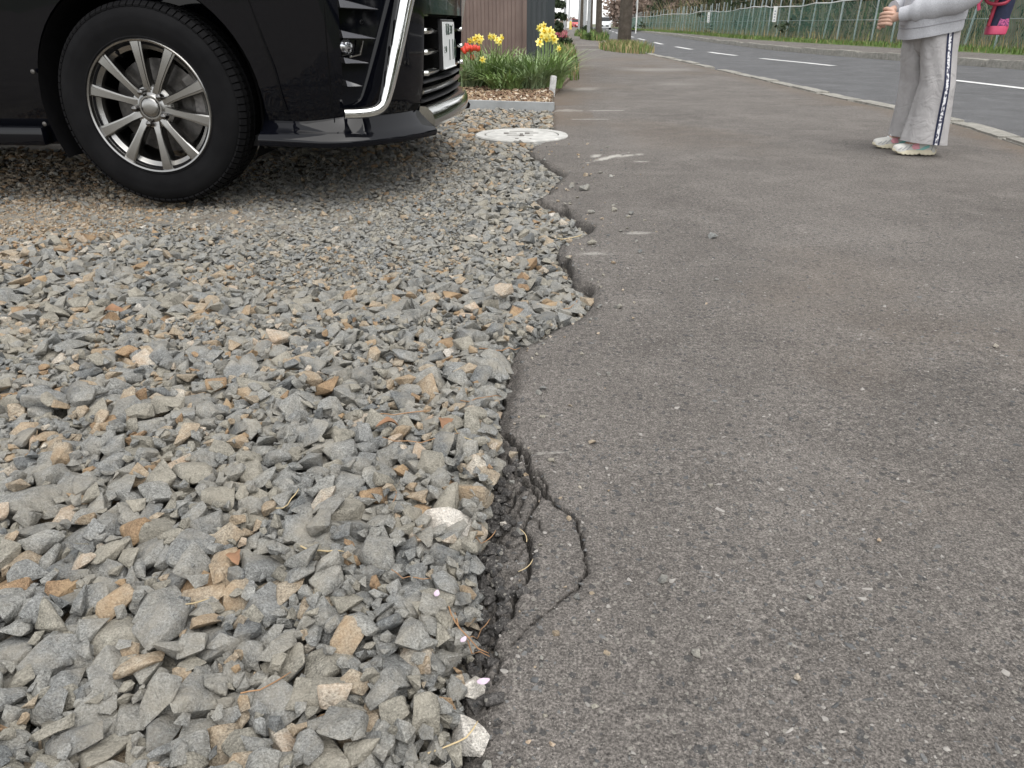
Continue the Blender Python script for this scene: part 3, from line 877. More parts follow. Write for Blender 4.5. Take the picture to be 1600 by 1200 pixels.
# exposed chippings standing a little proud of the worn asphalt
M_AGG = [simple('chip_dark', (0.072, 0.074, 0.075), 0.8, var=0.3, scale=90), simple('chip_grey', (0.13, 0.13, 0.128), 0.85, var=0.3, scale=90), simple('chip_bright', (0.27, 0.255, 0.235), 0.85, var=0.25, scale=90)]
VS = []; TS = []; MS = []; nv = 0
for k in range(10500):
    y = 0.36 + 2.3 * rg.random() ** 1.7; x = rg.uniform(-0.05, 0.76 * y + 0.12)
    if x < float(np.interp(y, ey, ex)) + 0.012: continue
    i_ = min(len(gx) - 1, int(np.searchsorted(gx, x))); j_ = min(len(gy) - 1, int(np.searchsorted(gy, y)))
    if Z[j_, i_] < -0.006: continue
    if rg.random() > 0.55 + 0.9 * mnoise.noise(Vector((x * 4, y * 4, 7.7))): continue
    a = float(np.clip(rg.lognormal(-6.05, 0.42), 0.0011, 0.0062)) * (1 + 0.12 * y)
    V, T, ext = LOW[k % 30]
    Rm = np.array(stone_rot(rg.uniform(0, 6.28), 0, 0, rg.normal(0, 0.16, 2)))
    c_ = a * 0.5
    VS.append((V / ext * np.array([a, a * .72, c_])) @ Rm.T + np.array([x, y, Z[j_, i_] - c_ * rg.uniform(0.35, 0.75)])); TS.append(T + nv)
    r_ = rg.random(); MS.append(np.full(len(T), 0 if r_ < .42 else (1 if r_ < .78 else 2))); nv += len(V)
tag(link('exposed_chippings', arr_mesh('exposed_chippings', np.concatenate(VS), np.concatenate(TS), M_AGG, np.concatenate(MS))), 'dark and pale chippings showing in the worn asphalt pavement', 'chippings', kind='stuff')

# pine needles, twigs, petals, dry leaves
M_NEEDLE = simple('dry_needle', (0.30, 0.17, 0.085), 0.8, var=0.3, scale=20)
M_STRAW = simple('straw', (0.48, 0.38, 0.22), 0.8, var=0.25, scale=20)
def hm_at(x, y):
    i = int((x - GX0) / CELL); j = int((y - GY0) / CELL)
    if 0 <= i < HM.shape[0] and 0 <= j < HM.shape[1] and x < float(edge_x(np.array([y]))[0]): return float(HM[i, j])
    return 0.001
nd = []
for (x, y, ang, l, r, m) in [(-0.055, 0.60, -0.9, 0.075, .0008, 0), (-0.051, 0.60, -0.95, 0.07, .0008, 0), (-0.05, 0.47, 0.75, 0.06, .0009, 1), (-0.235, 0.72, -0.12, 0.055, .0012, 1),
                             (-0.03, 0.77, 0.9, 0.04, .0006, 0), (-0.035, 0.63, 0.8, 0.035, .0006, 0), (-0.08, 1.0, -0.9, 0.07, .0008, 1), (-0.14, 0.98, 0.1, 0.12, .0008, 0), (-0.16, 0.83, 1.4, 0.05, .0007, 0),
                             (-0.3, 0.83, 1.2, 0.05, .0008, 1), (-0.18, 1.07, 0.2, 0.09, .0009, 0), (0.02, 0.735, 0.9, 0.03, .0006, 1), (0.018, 0.80, 1.9, 0.03, .0006, 1), (-0.24, 0.52, 0.6, 0.05, .0008, 0),
                             (-0.05, 1.15, 0.5, 0.08, .0008, 0), (-0.12, 0.67, -0.3, 0.05, .0006, 0), (0.2, 2.43, 0.5, 0.10, .0015, 1), (0.15, 1.72, 1.0, 0.09, .001, 0), (-0.02, 1.36, 0.4, 0.09, .001, 0), (-0.36, 0.62, 0.3, 0.05, .0008, 1)]:
    pts = []
    for t in np.linspace(-.5, .5, 7):
        xx = x + math.cos(ang) * l * t - math.sin(ang) * l * 0.12 * (t * t * 4); yy = y + math.sin(ang) * l * t + math.cos(ang) * l * 0.12 * (t * t * 4)
        pts.append((xx, yy, hm_at(xx, yy)))
    zt = max(p[2] for p in pts); zm = sum(p[2] for p in pts) / 7
    pts = [(p[0], p[1], 0.35 * p[2] + 0.65 * (zm * .4 + zt * .6) + 0.002) for p in pts]
    o = MB().tube(pts, [r] * 6 + [r * .4], 5).build('pine_needle' if m == 0 else 'straw_stalk', M_STRAW if m else M_NEEDLE, None, 60)
    tag(o, 'pale dry straw stalk lying on the gravel' if m else 'thin brown pine needle lying on the gravel', 'stalk' if m else 'needle', 'dry litter on the gravel')
M_PETAL = simple('petal_pink', (0.58, 0.46, 0.56), 0.6, var=0.15, scale=60)
for x, y, ang, s_ in [(-0.03, 0.549, 0.4, 0.007), (-0.052, 0.585, 1.1, 0.005), (-0.085, 0.64, 1.5, 0.006)]:
    b = MB(); rings = []
    for i in range(6):
        t = i / 5; w = s_ * 0.55 * math.sin(math.pi * (0.12 + 0.8 * t)); zc = 0.35 * s_ * (2 * t - 1) ** 2
        rings.append([(s_ * (2 * t - 1), -w, zc + w * .5), (s_ * (2 * t - 1), 0, zc), (s_ * (2 * t - 1), w, zc + w * .5)])
    b.loft(rings, close=False, caps=(False, False))
    o = b.build('flower_petal', M_PETAL, None, 80)
    o.location = (x, y, hm_at(x, y) + 0.006); o.rotation_euler = (0.15, 0.1, ang)
    tag(o, 'fallen lilac pink petal on the gravel edge', 'petal', 'fallen petals')
M_LEAF = simple('dry_leaf', (0.24, 0.13, 0.07), 0.7, var=0.3, scale=40)
for i, (x, y, s_) in enumerate([(-0.99, 1.72, 0.028), (-0.11, 1.04, 0.02), (-0.20, 1.03, 0.018), (-0.33, 0.70, 0.014)]):
    b = MB(); rings = []
    for k in range(7):
        t = k / 6; w = s_ * 0.5 * math.sin(math.pi * (0.06 + 0.9 * t)) * (1 + .25 * (k % 2)); zc = 0.3 * s_ * math.sin(4 * t)
        rings.append([(s_ * (2 * t - 1), -w, zc + w * .7), (s_ * (2 * t - 1), 0, zc), (s_ * (2 * t - 1), w, zc + w * .4)])
    b.loft(rings, close=False, caps=(False, False))
    o = b.build('dry_leaf', M_LEAF, None, 80); o.location = (x, y, hm_at(x, y) + 0.008); o.rotation_euler = (0.3, -0.2, i * 1.7)
    tag(o, 'curled orange-brown dry leaf lying on the gravel', 'leaf', 'dry leaves on the gravel')
# ------------------------------------------------------------------ black van (local axes: x = heading, y = across to its far side)
M_BLACK = Mat('van_paint', 0.04, 0, 0.30).color((0.0022, 0.0025, 0.0042)).m
M_TRIM = simple('black_plastic', (0.008, 0.008, 0.009), 0.45, var=0.2, scale=40)
M_LINER = simple('wheel_liner', (0.003, 0.003, 0.0035), 0.9, var=0.3, scale=20, spec=0.1)
M_RUB = Mat('tyre_rubber', 0.8, 0, 0.10)
_n = M_RUB.noise(9, 5)
M_RUB.color(M_RUB.ramp(_n, [(0.3, (0.0042, 0.0042, 0.0048)), (0.7, (0.0085, 0.0085, 0.0092))])).bump(M_RUB.noise(300, 3), 0.15, 0.001)
M_RUB = M_RUB.m
M_ALLOY = Mat('dark_silver_alloy', 0.26, 1.0)
_n = M_ALLOY.noise(900, 2)
M_ALLOY.color(M_ALLOY.ramp(_n, [(0.3, (0.24, 0.237, 0.23)), (0.7, (0.34, 0.335, 0.325))]))
M_ALLOY = M_ALLOY.m
M_CHROME = Mat('chrome', 0.05, 1.0).color((0.82, 0.82, 0.80)).m
M_SMOKE = Mat('smoked_chrome', 0.12, 1.0).color((0.36, 0.36, 0.34)).m
M_GUN = Mat('gunmetal_fin', 0.18, 0.9).color((0.10, 0.10, 0.105)).m
M_IRON = simple('brake_iron', (0.10, 0.095, 0.09), 0.45, 0.8, var=0.3, scale=60)
M_NUT = Mat('wheel_nut', 0.15, 1.0).color((0.16, 0.155, 0.15)).m
M_WGLASS = Mat('tinted_glass', 0.03, 0, 0.5).color((0.008, 0.009, 0.010)).m
M_LENS = Mat('lamp_lens', 0.08, 0, 0.6).set('Metallic', 0.85)
M_LENS.color(M_LENS.ramp(M_LENS.noise(90, 3), [(0.4, (0.05, 0.05, 0.055)), (0.6, (0.62, 0.63, 0.65))])); M_LENS = M_LENS.m
M_PLATE = simple('plate_white', (0.74, 0.76, 0.76), 0.45, var=0.04, scale=20)
M_INK = simple('plate_ink', (0.02, 0.05, 0.035), 0.5, var=0.1, scale=20)
M_RED = simple('lamp_red', (0.25, 0.01, 0.012), 0.15, var=0.1, scale=20)

VAN = empty('parked_van', (-1.33, 2.87, 0.0), -R(4.3))
tag(VAN, 'glossy black minivan with silver alloy wheels parked on the gravel', 'van')
VW, REAR = 1.85, -3.85
FRONT = [(0.58, 0.0), (0.66, 0.012), (0.73, 0.036), (0.80, 0.082), (0.86, 0.145), (0.915, 0.235), (0.952, 0.32), (0.972, 0.40), (0.982, 0.60), (0.988, 0.925)]
def van_outline(z, inset=0.0, fshift=0.0, rshift=0.0):
    """closed plan outline at a height: near side, front, far side, rear"""
    pts = [(p.x, p.y) for p in cat_curve([(a, b_, 0) for a, b_ in FRONT], 4)]
    half = [(REAR + 0.18, 0.0)] + [(REAR + 0.18 + (0.4 - REAR - 0.18) * k / 14, 0.0) for k in range(1, 15)] + pts
    half = [(REAR + 0.0, 0.18), (REAR + 0.02, 0.08), (REAR + 0.08, 0.02)] + half
    out = half + [(s_, VW - t) for s_, t in reversed(half[:-1])]
    cx = -1.45
    res = []
    for s_, t in out:
        tt = t + inset * (1 - 2 * t / VW)
        f_ = max(0.0, (s_ - 0.0) / 0.98)
        r_ = max(0.0, (-3.0 - s_) / 0.85)
        res.append((s_ - (inset + fshift) * min(1, f_ * 1.2) + (inset + rshift) * min(1, r_), tt, z))
    return res
lv = [(0.20, 0.075, 0, 0), (0.27, 0.065, 0, 0), (0.33, 0.035, 0, 0), (0.42, 0.022, 0, 0), (0.55, 0.012, 0, 0), (0.72, 0.004, 0, 0), (0.85, 0.0, 0.0, 0), (0.98, 0.004, 0.02, 0),
      (1.06, 0.01, 0.06, 0), (1.11, 0.02, 0.16, 0.0), (1.14, 0.03, 0.42, 0.01), (1.30, 0.05, 0.72, 0.03), (1.55, 0.09, 1.05, 0.06), (1.78, 0.14, 1.32, 0.12), (1.86, 0.20, 1.46, 0.2), (1.89, 0.36, 1.7, 0.4)]
b = MB()
b.loft([van_outline(z, i_, f_, r_) for z, i_, f_, r_ in lv])
body_me = b.mesh('body', M_BLACK)
body = link('body', body_me, VAN)
def cutter(mb):
    o = link('cut', mb.mesh('cut', M_LINER)); o.parent = VAN; return o
cuts = []
for ws in (0.0, -3.0):
    for t0, t1 in ((-0.2, 0.34), (VW - 0.34, VW + 0.2)):
        prof = [(0.42 * math.cos(2 * math.pi * k / 56), 0.42 * math.sin(2 * math.pi * k / 56)) for k in range(56)]
        c_ = MB(); c_.add([(ws + p, t0, 0.355 + q_) for p, q_ in prof] + [(ws + p, t1, 0.355 + q_) for p, q_ in prof],
                          [tuple(range(56)), tuple(reversed(range(56, 112)))] + [(k, (k + 1) % 56, 56 + (k + 1) % 56, 56 + k) for k in range(56)])
        cuts.append(cutter(c_))
        c_ = MB(); c_.box((ws, (t0 + t1) / 2, 0.1), (0.836, t1 - t0 - 0.004, 0.44)); cuts.append(cutter(c_))
# side intake openings (both corners)
w_dir = Vector((0.716, 0.698, 0)); n_dir = Vector((0.698, -0.716, 0)); w0 = Vector((0.742, 0.030, 0))
def corner_pt(w, z, d, far):
    p = w0 + w_dir * w + n_dir * d + Vector((0, 0, z))
    return (p.x, VW - p.y if far else p.y, p.z)
for far in (False, True):
    poly = [(0.0, 0.348), (0.105, 0.348), (0.142, 0.40), (0.195, 0.55), (0.25, 0.70), (0.30, 0.93), (0.0, 0.93)]
    n_ = len(poly)
    c_ = MB(); c_.add([corner_pt(w, z, 0.10, far) for w, z in poly] + [corner_pt(w, z, -0.055, far) for w, z in poly],
                      [tuple(range(n_)), tuple(reversed(range(n_, 2 * n_)))] + [(k, (k + 1) % n_, n_ + (k + 1) % n_, n_ + k) for k in range(n_)])
    cuts.append(cutter(c_))
# grille opening
c_ = MB(); c_.box((0.97, VW / 2, 0.455), (0.19, 1.07, 0.40)); cuts.append(cutter(c_))
for o in cuts:
    md = body.modifiers.new('b', 'BOOLEAN'); md.object = o; md.operation = 'DIFFERENCE'; md.solver = 'EXACT'
bpy.context.view_layer.update()
dg = bpy.context.evaluated_depsgraph_get()
new = bpy.data.meshes.new_from_object(body.evaluated_get(dg))
body.modifiers.clear(); body.data = new
new.polygons.foreach_set('use_smooth', [True] * len(new.polygons)); new.set_sharp_from_angle(angle=R(32))
for o in cuts: bpy.data.objects.remove(o)

# front lip: sloping shelf round the bumper
path = [(p.x, p.y) for p in cat_curve([(0.40, 0.03, 0), (0.55, 0.035, 0), (0.66, 0.045, 0), (0.74, 0.075, 0), (0.81, 0.14, 0), (0.87, 0.225, 0), (0.92, 0.32, 0), (0.95, 0.40, 0)], 5)]
for far in (False, True):
    rings = []; lip = MB()
    for i, (s_, t) in enumerate(path):
        a = path[max(0, i - 1)]; c2 = path[min(len(path) - 1, i + 1)]
        d = Vector((c2[0] - a[0], c2[1] - a[1])).normalized(); n2 = Vector((d.y, -d.x))
        if i < 3: n2 = Vector((0.0, -1.0))
        e_ = min(1.0, i / 8)
        def pt(o_, z_): return (s_ + n2.x * o_, (VW - (t + n2.y * o_)) if far else t + n2.y * o_, z_)
        rings.append([pt(-0.06, 0.21), pt(-0.035, 0.318), pt(-0.015, 0.288), pt(0.015, 0.262 - 0.006 * e_), pt(0.046, 0.246 - 0.012 * e_), pt(0.05, 0.238 - 0.012 * e_), pt(0.044, 0.216 - 0.008 * e_), pt(0.0, 0.20)])
    lip.loft(rings); lip.build('front_lip', M_BLACK, VAN, 50)
under = MB(); under.prism([(0.66, 0.12), (0.86, 0.36), (0.93, 0.5), (0.93, VW - 0.5), (0.86, VW - 0.36), (0.66, VW - 0.12), (-3.6, VW - 0.16), (-3.6, 0.16)], 0.195, 0.235)
under.build('underbody', M_TRIM, VAN)
# panel joints: narrow recessed-looking gaskets
def joint(pts, r=0.0022, name='panel_joint'):
    MB().tube([tuple(p) for p in cat_curve(pts, 6)], r, 6, caps=(True, True)).build(name, M_LINER, VAN, 60)
joint([(0.405, 0.006, 0.80), (0.432, 0.007, 0.68), (0.462, 0.010, 0.56), (0.485, 0.0135, 0.47), (0.496, 0.022, 0.38), (0.505, 0.030, 0.33)], 0.0035)
joint([(0.690, 0.026, 0.92), (0.687, 0.027, 0.75), (0.678, 0.031, 0.55), (0.668, 0.050, 0.33)])
for far in (False, True):
    # chrome L moulding
    P_ = [(0.968, 0.272, 0.86), (0.933, 0.222, 0.70), (0.897, 0.166, 0.53), (0.866, 0.118, 0.395), (0.850, 0.098, 0.350), (0.822, 0.073, 0.330), (0.775, 0.046, 0.325), (0.722, 0.020, 0.326)]
    wd = [0.036, 0.033, 0.029, 0.022, 0.019, 0.018, 0.018, 0.018]
    cc = cat_curve(P_, 6)
    rr = np.interp(np.linspace(0, 1, len(cc)), np.linspace(0, 1, len(wd)), wd)
    m_ = MB(); rings = []
    for i, p in enumerate(cc):
        t = (cc[min(i + 1, len(cc) - 1)] - cc[max(i - 1, 0)]).normalized()
        out = Vector((0.62, -0.78, 0.1)); out = (out - t * out.dot(t)).normalized(); sd = t.cross(out)
        r_ = float(rr[i])
        sec = [(-1, -1.0), (-1, -0.1), (-0.62, 0.42), (0.1, 0.62), (0.62, 0.42), (1, -0.1), (1, -1.0)]
        ring = [p + sd * (a * r_) + out * (b_ * r_) for a, b_ in sec]
        rings.append([(q_.x, VW - q_.y if far else q_.y, q_.z) for q_ in ring])
    m_.loft(rings); m_.build('chrome_moulding', M_CHROME, VAN, 50)
    # fins inside the intake
    for z_, l_, h_ in ((0.685, 0.165, 0.032), (0.588, 0.145, 0.028), (0.504, 0.108, 0.022), (0.428, 0.075, 0.024)):
        m_ = MB()
        vs = [corner_pt(-0.004, z_ - h_ * .5, -0.05, far), corner_pt(-0.004, z_ + h_ * .5, -0.05, far), corner_pt(-0.004, z_ + h_ * .42, -0.006, far), corner_pt(-0.004, z_ - h_ * .5, 0.004, far),
              corner_pt(l_, z_ - h_ * .62, -0.05, far), corner_pt(l_, z_ - h_ * .5, -0.05, far), corner_pt(l_ * .98, z_ - h_ * .5, -0.028, far), corner_pt(l_ * .98, z_ - h_ * .62, -0.024, far)]
        m_.add(vs, [(0, 1, 2, 3), (4, 7, 6, 5), (0, 4, 5, 1), (1, 5, 6, 2), (2, 6, 7, 3), (3, 7, 4, 0)])
        bmx = bmesh.new()
        for v in m_.v: bmx.verts.new(v)
        bmx.verts.ensure_lookup_table()
        for f_ in m_.f: bmx.faces.new([bmx.verts[i] for i in f_])
        bmesh.ops.bevel(bmx, geom=bmx.edges[:], offset=0.0016, segments=1, affect='EDGES')
        MB().bm(bmx).build('intake_fin', M_GUN, VAN)
    # fog lamp
    c0 = Vector(corner_pt(0.022, 0.548, -0.030, far)); nn = Vector((n_dir.x, -n_dir.y if far else n_dir.y, 0))
    q_ = Vector((0, 0, 1)).rotation_difference(nn).to_matrix().to_4x4()
    lamp = MB().lathe([(0.026, -0.02), (0.026, 0.0), (0.022, 0.009), (0.012, 0.014), (0.003, 0.016)], 24, M=Matrix.Translation(c0) @ q_).build('fog_lamp', M_LENS, VAN, 40)
    MB().tube([corner_pt(0.09, 0.565, -0.03, far), corner_pt(0.075, 0.52, -0.03, far), corner_pt(0.03, 0.512, -0.03, far)], 0.004, 6).build('lamp_bezel', M_SMOKE, lamp, 50)
    ring = MB().lathe([(0.0075, -0.004), (0.0075, 0.002), (0.0062, 0.003), (0.0058, -0.004)], 20, M=Matrix.Translation(Vector(corner_pt(0.105, 0.625, -0.052, far))) @ q_).build('parking_sensor', M_TRIM, VAN, 40)
    # headlamp
    m_ = MB(); m_.loft([[(0.93, 0.28, 0.92), (0.93, 0.28, 1.03), (0.90, 0.40, 1.03), (0.90, 0.40, 0.92)] if not far else [(0.93, VW - 0.28, 0.92), (0.93, VW - 0.28, 1.03), (0.90, VW - 0.40, 1.03), (0.90, VW - 0.40, 0.92)],
                        [(0.955, 0.30, 0.935), (0.945, 0.30, 1.01), (0.955, 0.42, 1.01), (0.975, 0.42, 0.935)] if not far else [(0.955, VW - 0.30, 0.935), (0.945, VW - 0.30, 1.01), (0.955, VW - 0.42, 1.01), (0.975, VW - 0.42, 0.935)]])
    m_.build('headlight', M_LENS, VAN, 40)
# grille: mesh behind, slats, bowed lower chrome blade
g_ = MB(); g_.box((0.885, VW / 2, 0.455), (0.01, 1.05, 0.39)); g_.build('grille_back', M_LINER, VAN)
def bow(t): return 0.018 * (1 - ((t - VW / 2) / 0.53) ** 2)
for z_ in (0.592, 0.515, 0.438):
    for a, c2 in ((0.405, 0.735), (1.115, 1.445)):
        m_ = MB(); rings = []
        for k in range(7):
            t = a + (c2 - a) * k / 6; x_ = 0.948 + bow(t)
            e_ = 0.55 + 0.45 * min(1, (6 - k if a < 1 else k) / 1.5)
            rings.append([(x_ - 0.055, t, z_ + 0.011 * e_), (x_ - 0.012, t, z_ + 0.012 * e_), (x_, t, z_ + 0.002), (x_ - 0.006, t, z_ - 0.009 * e_), (x_ - 0.055, t, z_ - 0.006)])
        m_.loft(rings); m_.build('grille_slat', M_SMOKE, VAN, 35)
        end = a + 0.012 if a < 1 else c2 - 0.012
        m_ = MB(); m_.box((0.943, end, z_ + 0.003), (0.05, 0.026, 0.020), bev=0.004); m_.build('slat_tip', M_CHROME, VAN, 40)
for z_, h_, mt in ((0.372, 0.011, M_SMOKE), (0.405, 0.006, M_TRIM), (0.335, 0.006, M_TRIM)):
    m_ = MB(); rings = []
    for k in range(25):
        t = 0.40 + 1.05 * k / 24; x_ = 0.945 + bow(t) * 1.6
        rings.append([(x_ - 0.05, t, z_ + h_), (x_ - 0.01, t, z_ + h_), (x_ + 0.004, t, z_), (x_ - 0.006, t, z_ - h_), (x_ - 0.05, t, z_ - h_)])
    m_.loft(rings); m_.build('grille_bar', mt, VAN, 35)
m_ = MB(); rings = []
for k in range(33):
    t = 0.395 + 1.06 * k / 32; x_ = 0.958 + bow(t) * 2.0
    rings.append([(x_ - 0.03, t, 0.318), (x_ - 0.005, t, 0.316), (x_ + 0.018, t, 0.296), (x_ + 0.03, t, 0.262), (x_ + 0.026, t, 0.238), (x_ - 0.01, t, 0.226), (x_ - 0.05, t, 0.23)])
m_.loft(rings); m_.build('lower_blade', M_SMOKE, VAN, 40)
# number plate
pl = MB(); pl.box((0.978, VW / 2 - 0.03, 0.533), (0.004, 0.33, 0.188), bev=0.0015)
plate = pl.build('number_plate', M_PLATE, VAN)
MB().box((0.966, VW / 2 - 0.03, 0.536), (0.018, 0.345, 0.204), bev=0.004).build('plate_holder', M_TRIM, VAN)
def text_part(body_, size, loc, rot, mat, parent, name, ext=0.0006):
    cu = bpy.data.curves.new(name, 'FONT'); cu.body = body_; cu.size = size; cu.align_x = 'CENTER'; cu.align_y = 'CENTER'; cu.extrude = ext
    to = bpy.data.objects.new('tmp', cu); COL.objects.link(to)
    bpy.context.view_layer.update()
    me_ = bpy.data.meshes.new_from_object(to.evaluated_get(bpy.context.evaluated_depsgraph_get()))
    bpy.data.objects.remove(to); me_.materials.clear(); me_.materials.append(mat)
    return link(name, me_, parent, loc, rot)
prot = (R(90), 0, R(90))
text_part('札幌 330', 0.050, (0.9815, VW / 2 - 0.03, 0.594), prot, M_INK, plate, 'plate_lettering')
text_part('さ', 0.034, (0.9815, VW / 2 - 0.165, 0.515), prot, M_INK, plate, 'plate_lettering')
text_part('・1 10', 0.125, (0.9815, VW / 2 - 0.01, 0.508), prot, M_INK, plate, 'plate_lettering')
for t in (-0.13, 0.07): MB().lathe([(0.006, 0), (0.006, 0.003), (0.003, 0.004)], 10, M=Matrix.Translation((0.980, VW / 2 + t, 0.612)) @ Matrix.Rotation(R(90), 4, 'Y')).build('plate_bolt', M_CHROME, plate, 40)
MB().tube([(0.984, VW / 2 - 0.19, 0.4405), (0.984, VW / 2 + 0.13, 0.4405)], 0.003, 6).build('plate_rim', M_PLATE, plate, 60)
# liners, sill, windows, rear bits
for ws in (0.0, -3.0):
    for side in (0, 1):
        m_ = MB(); rings = []
        for k in range(25):
            a = R(-28 + 236 * k / 24)
            for_ = []
            for rr_, tt in ((0.416, 0.012), (0.408, 0.05), (0.404, 0.30)):
                for_.append((ws + rr_ * math.cos(a), VW - tt if side else tt, 0.355 + rr_ * math.sin(a)))
            rings.append(for_)
        m_.loft(rings, close=False, caps=(False, False)); m_.build('wheel_liner', M_LINER, VAN, 60)
for a in (165, 190):
    MB().lathe([(0.008, 0), (0.008, 0.003), (0.004, 0.005)], 12, M=Matrix.Translation((0.418 * math.cos(R(a)) - 0.012, 0.006, 0.355 + 0.418 * math.sin(R(a)))) @ Matrix.Rotation(R(90), 4, 'X')).build('liner_clip', M_IRON, VAN, 40)
for side in (0, 1):
    yy = VW if side else 0.0; sg = -1 if side else 1
    m_ = MB(); m_.box((-1.5, yy + sg * 0.045, 0.235), (2.1, 0.06, 0.07), bev=0.012); m_.build('side_sill', M_BLACK, VAN, 40)
    for a, c2 in ((-0.55, -1.35), (-1.43, -2.45), (-2.53, -3.5)):
        m_ = MB(); sk = 0.28 if a > -1 else 0.0
        m_.add([(a, yy + sg * 0.022, 1.17), (c2, yy + sg * 0.022, 1.17), (c2, yy + sg * 0.118, 1.72), (a - sk * 1.7, yy + sg * 0.118, 1.72),
                (a, yy + sg * 0.06, 1.17), (c2, yy + sg * 0.06, 1.17), (c2, yy + sg * 0.16, 1.72), (a - sk * 1.7, yy + sg * 0.16, 1.72)],
               [(0, 1, 2, 3), (7, 6, 5, 4), (0, 4, 5, 1), (1, 5, 6, 2), (2, 6, 7, 3), (3, 7, 4, 0)])
        m_.build('side_window', M_WGLASS, VAN)
    m_ = MB(); m_.box((-1.30, yy - sg * 0.012, 1.02), (0.18, 0.03, 0.03), bev=0.01); m_.build('door_handle', M_CHROME, VAN, 40)
    m_ = MB(); m_.box((-0.42, yy - sg * 0.12, 1.18), (0.10, 0.22, 0.17), bev=0.03); m_.build('wing_mirror', M_BLACK, VAN, 40)
    m_ = MB(); m_.box((REAR + 0.02, yy + sg * 0.14, 1.15), (0.06, 0.16, 0.5), bev=0.02); m_.build('tail_light', M_RED, VAN, 40)
m_ = MB()
m_.add([(0.52, 0.16, 1.165), (0.52, VW - 0.16, 1.165), (-0.40, VW - 0.26, 1.77), (-0.40, 0.26, 1.77), (0.40, 0.16, 1.15), (0.40, VW - 0.16, 1.15), (-0.5, VW - 0.26, 1.75), (-0.5, 0.26, 1.75)],
       [(0, 1, 2, 3), (7, 6, 5, 4), (0, 4, 5, 1), (1, 5, 6, 2), (2, 6, 7, 3), (3, 7, 4, 0)])
m_.build('windscreen', M_WGLASS, VAN)
m_ = MB(); m_.box((0.955, VW / 2, 0.84), (0.06, 1.0, 0.20), bev=0.02); m_.build('upper_grille', M_SMOKE, VAN, 40)

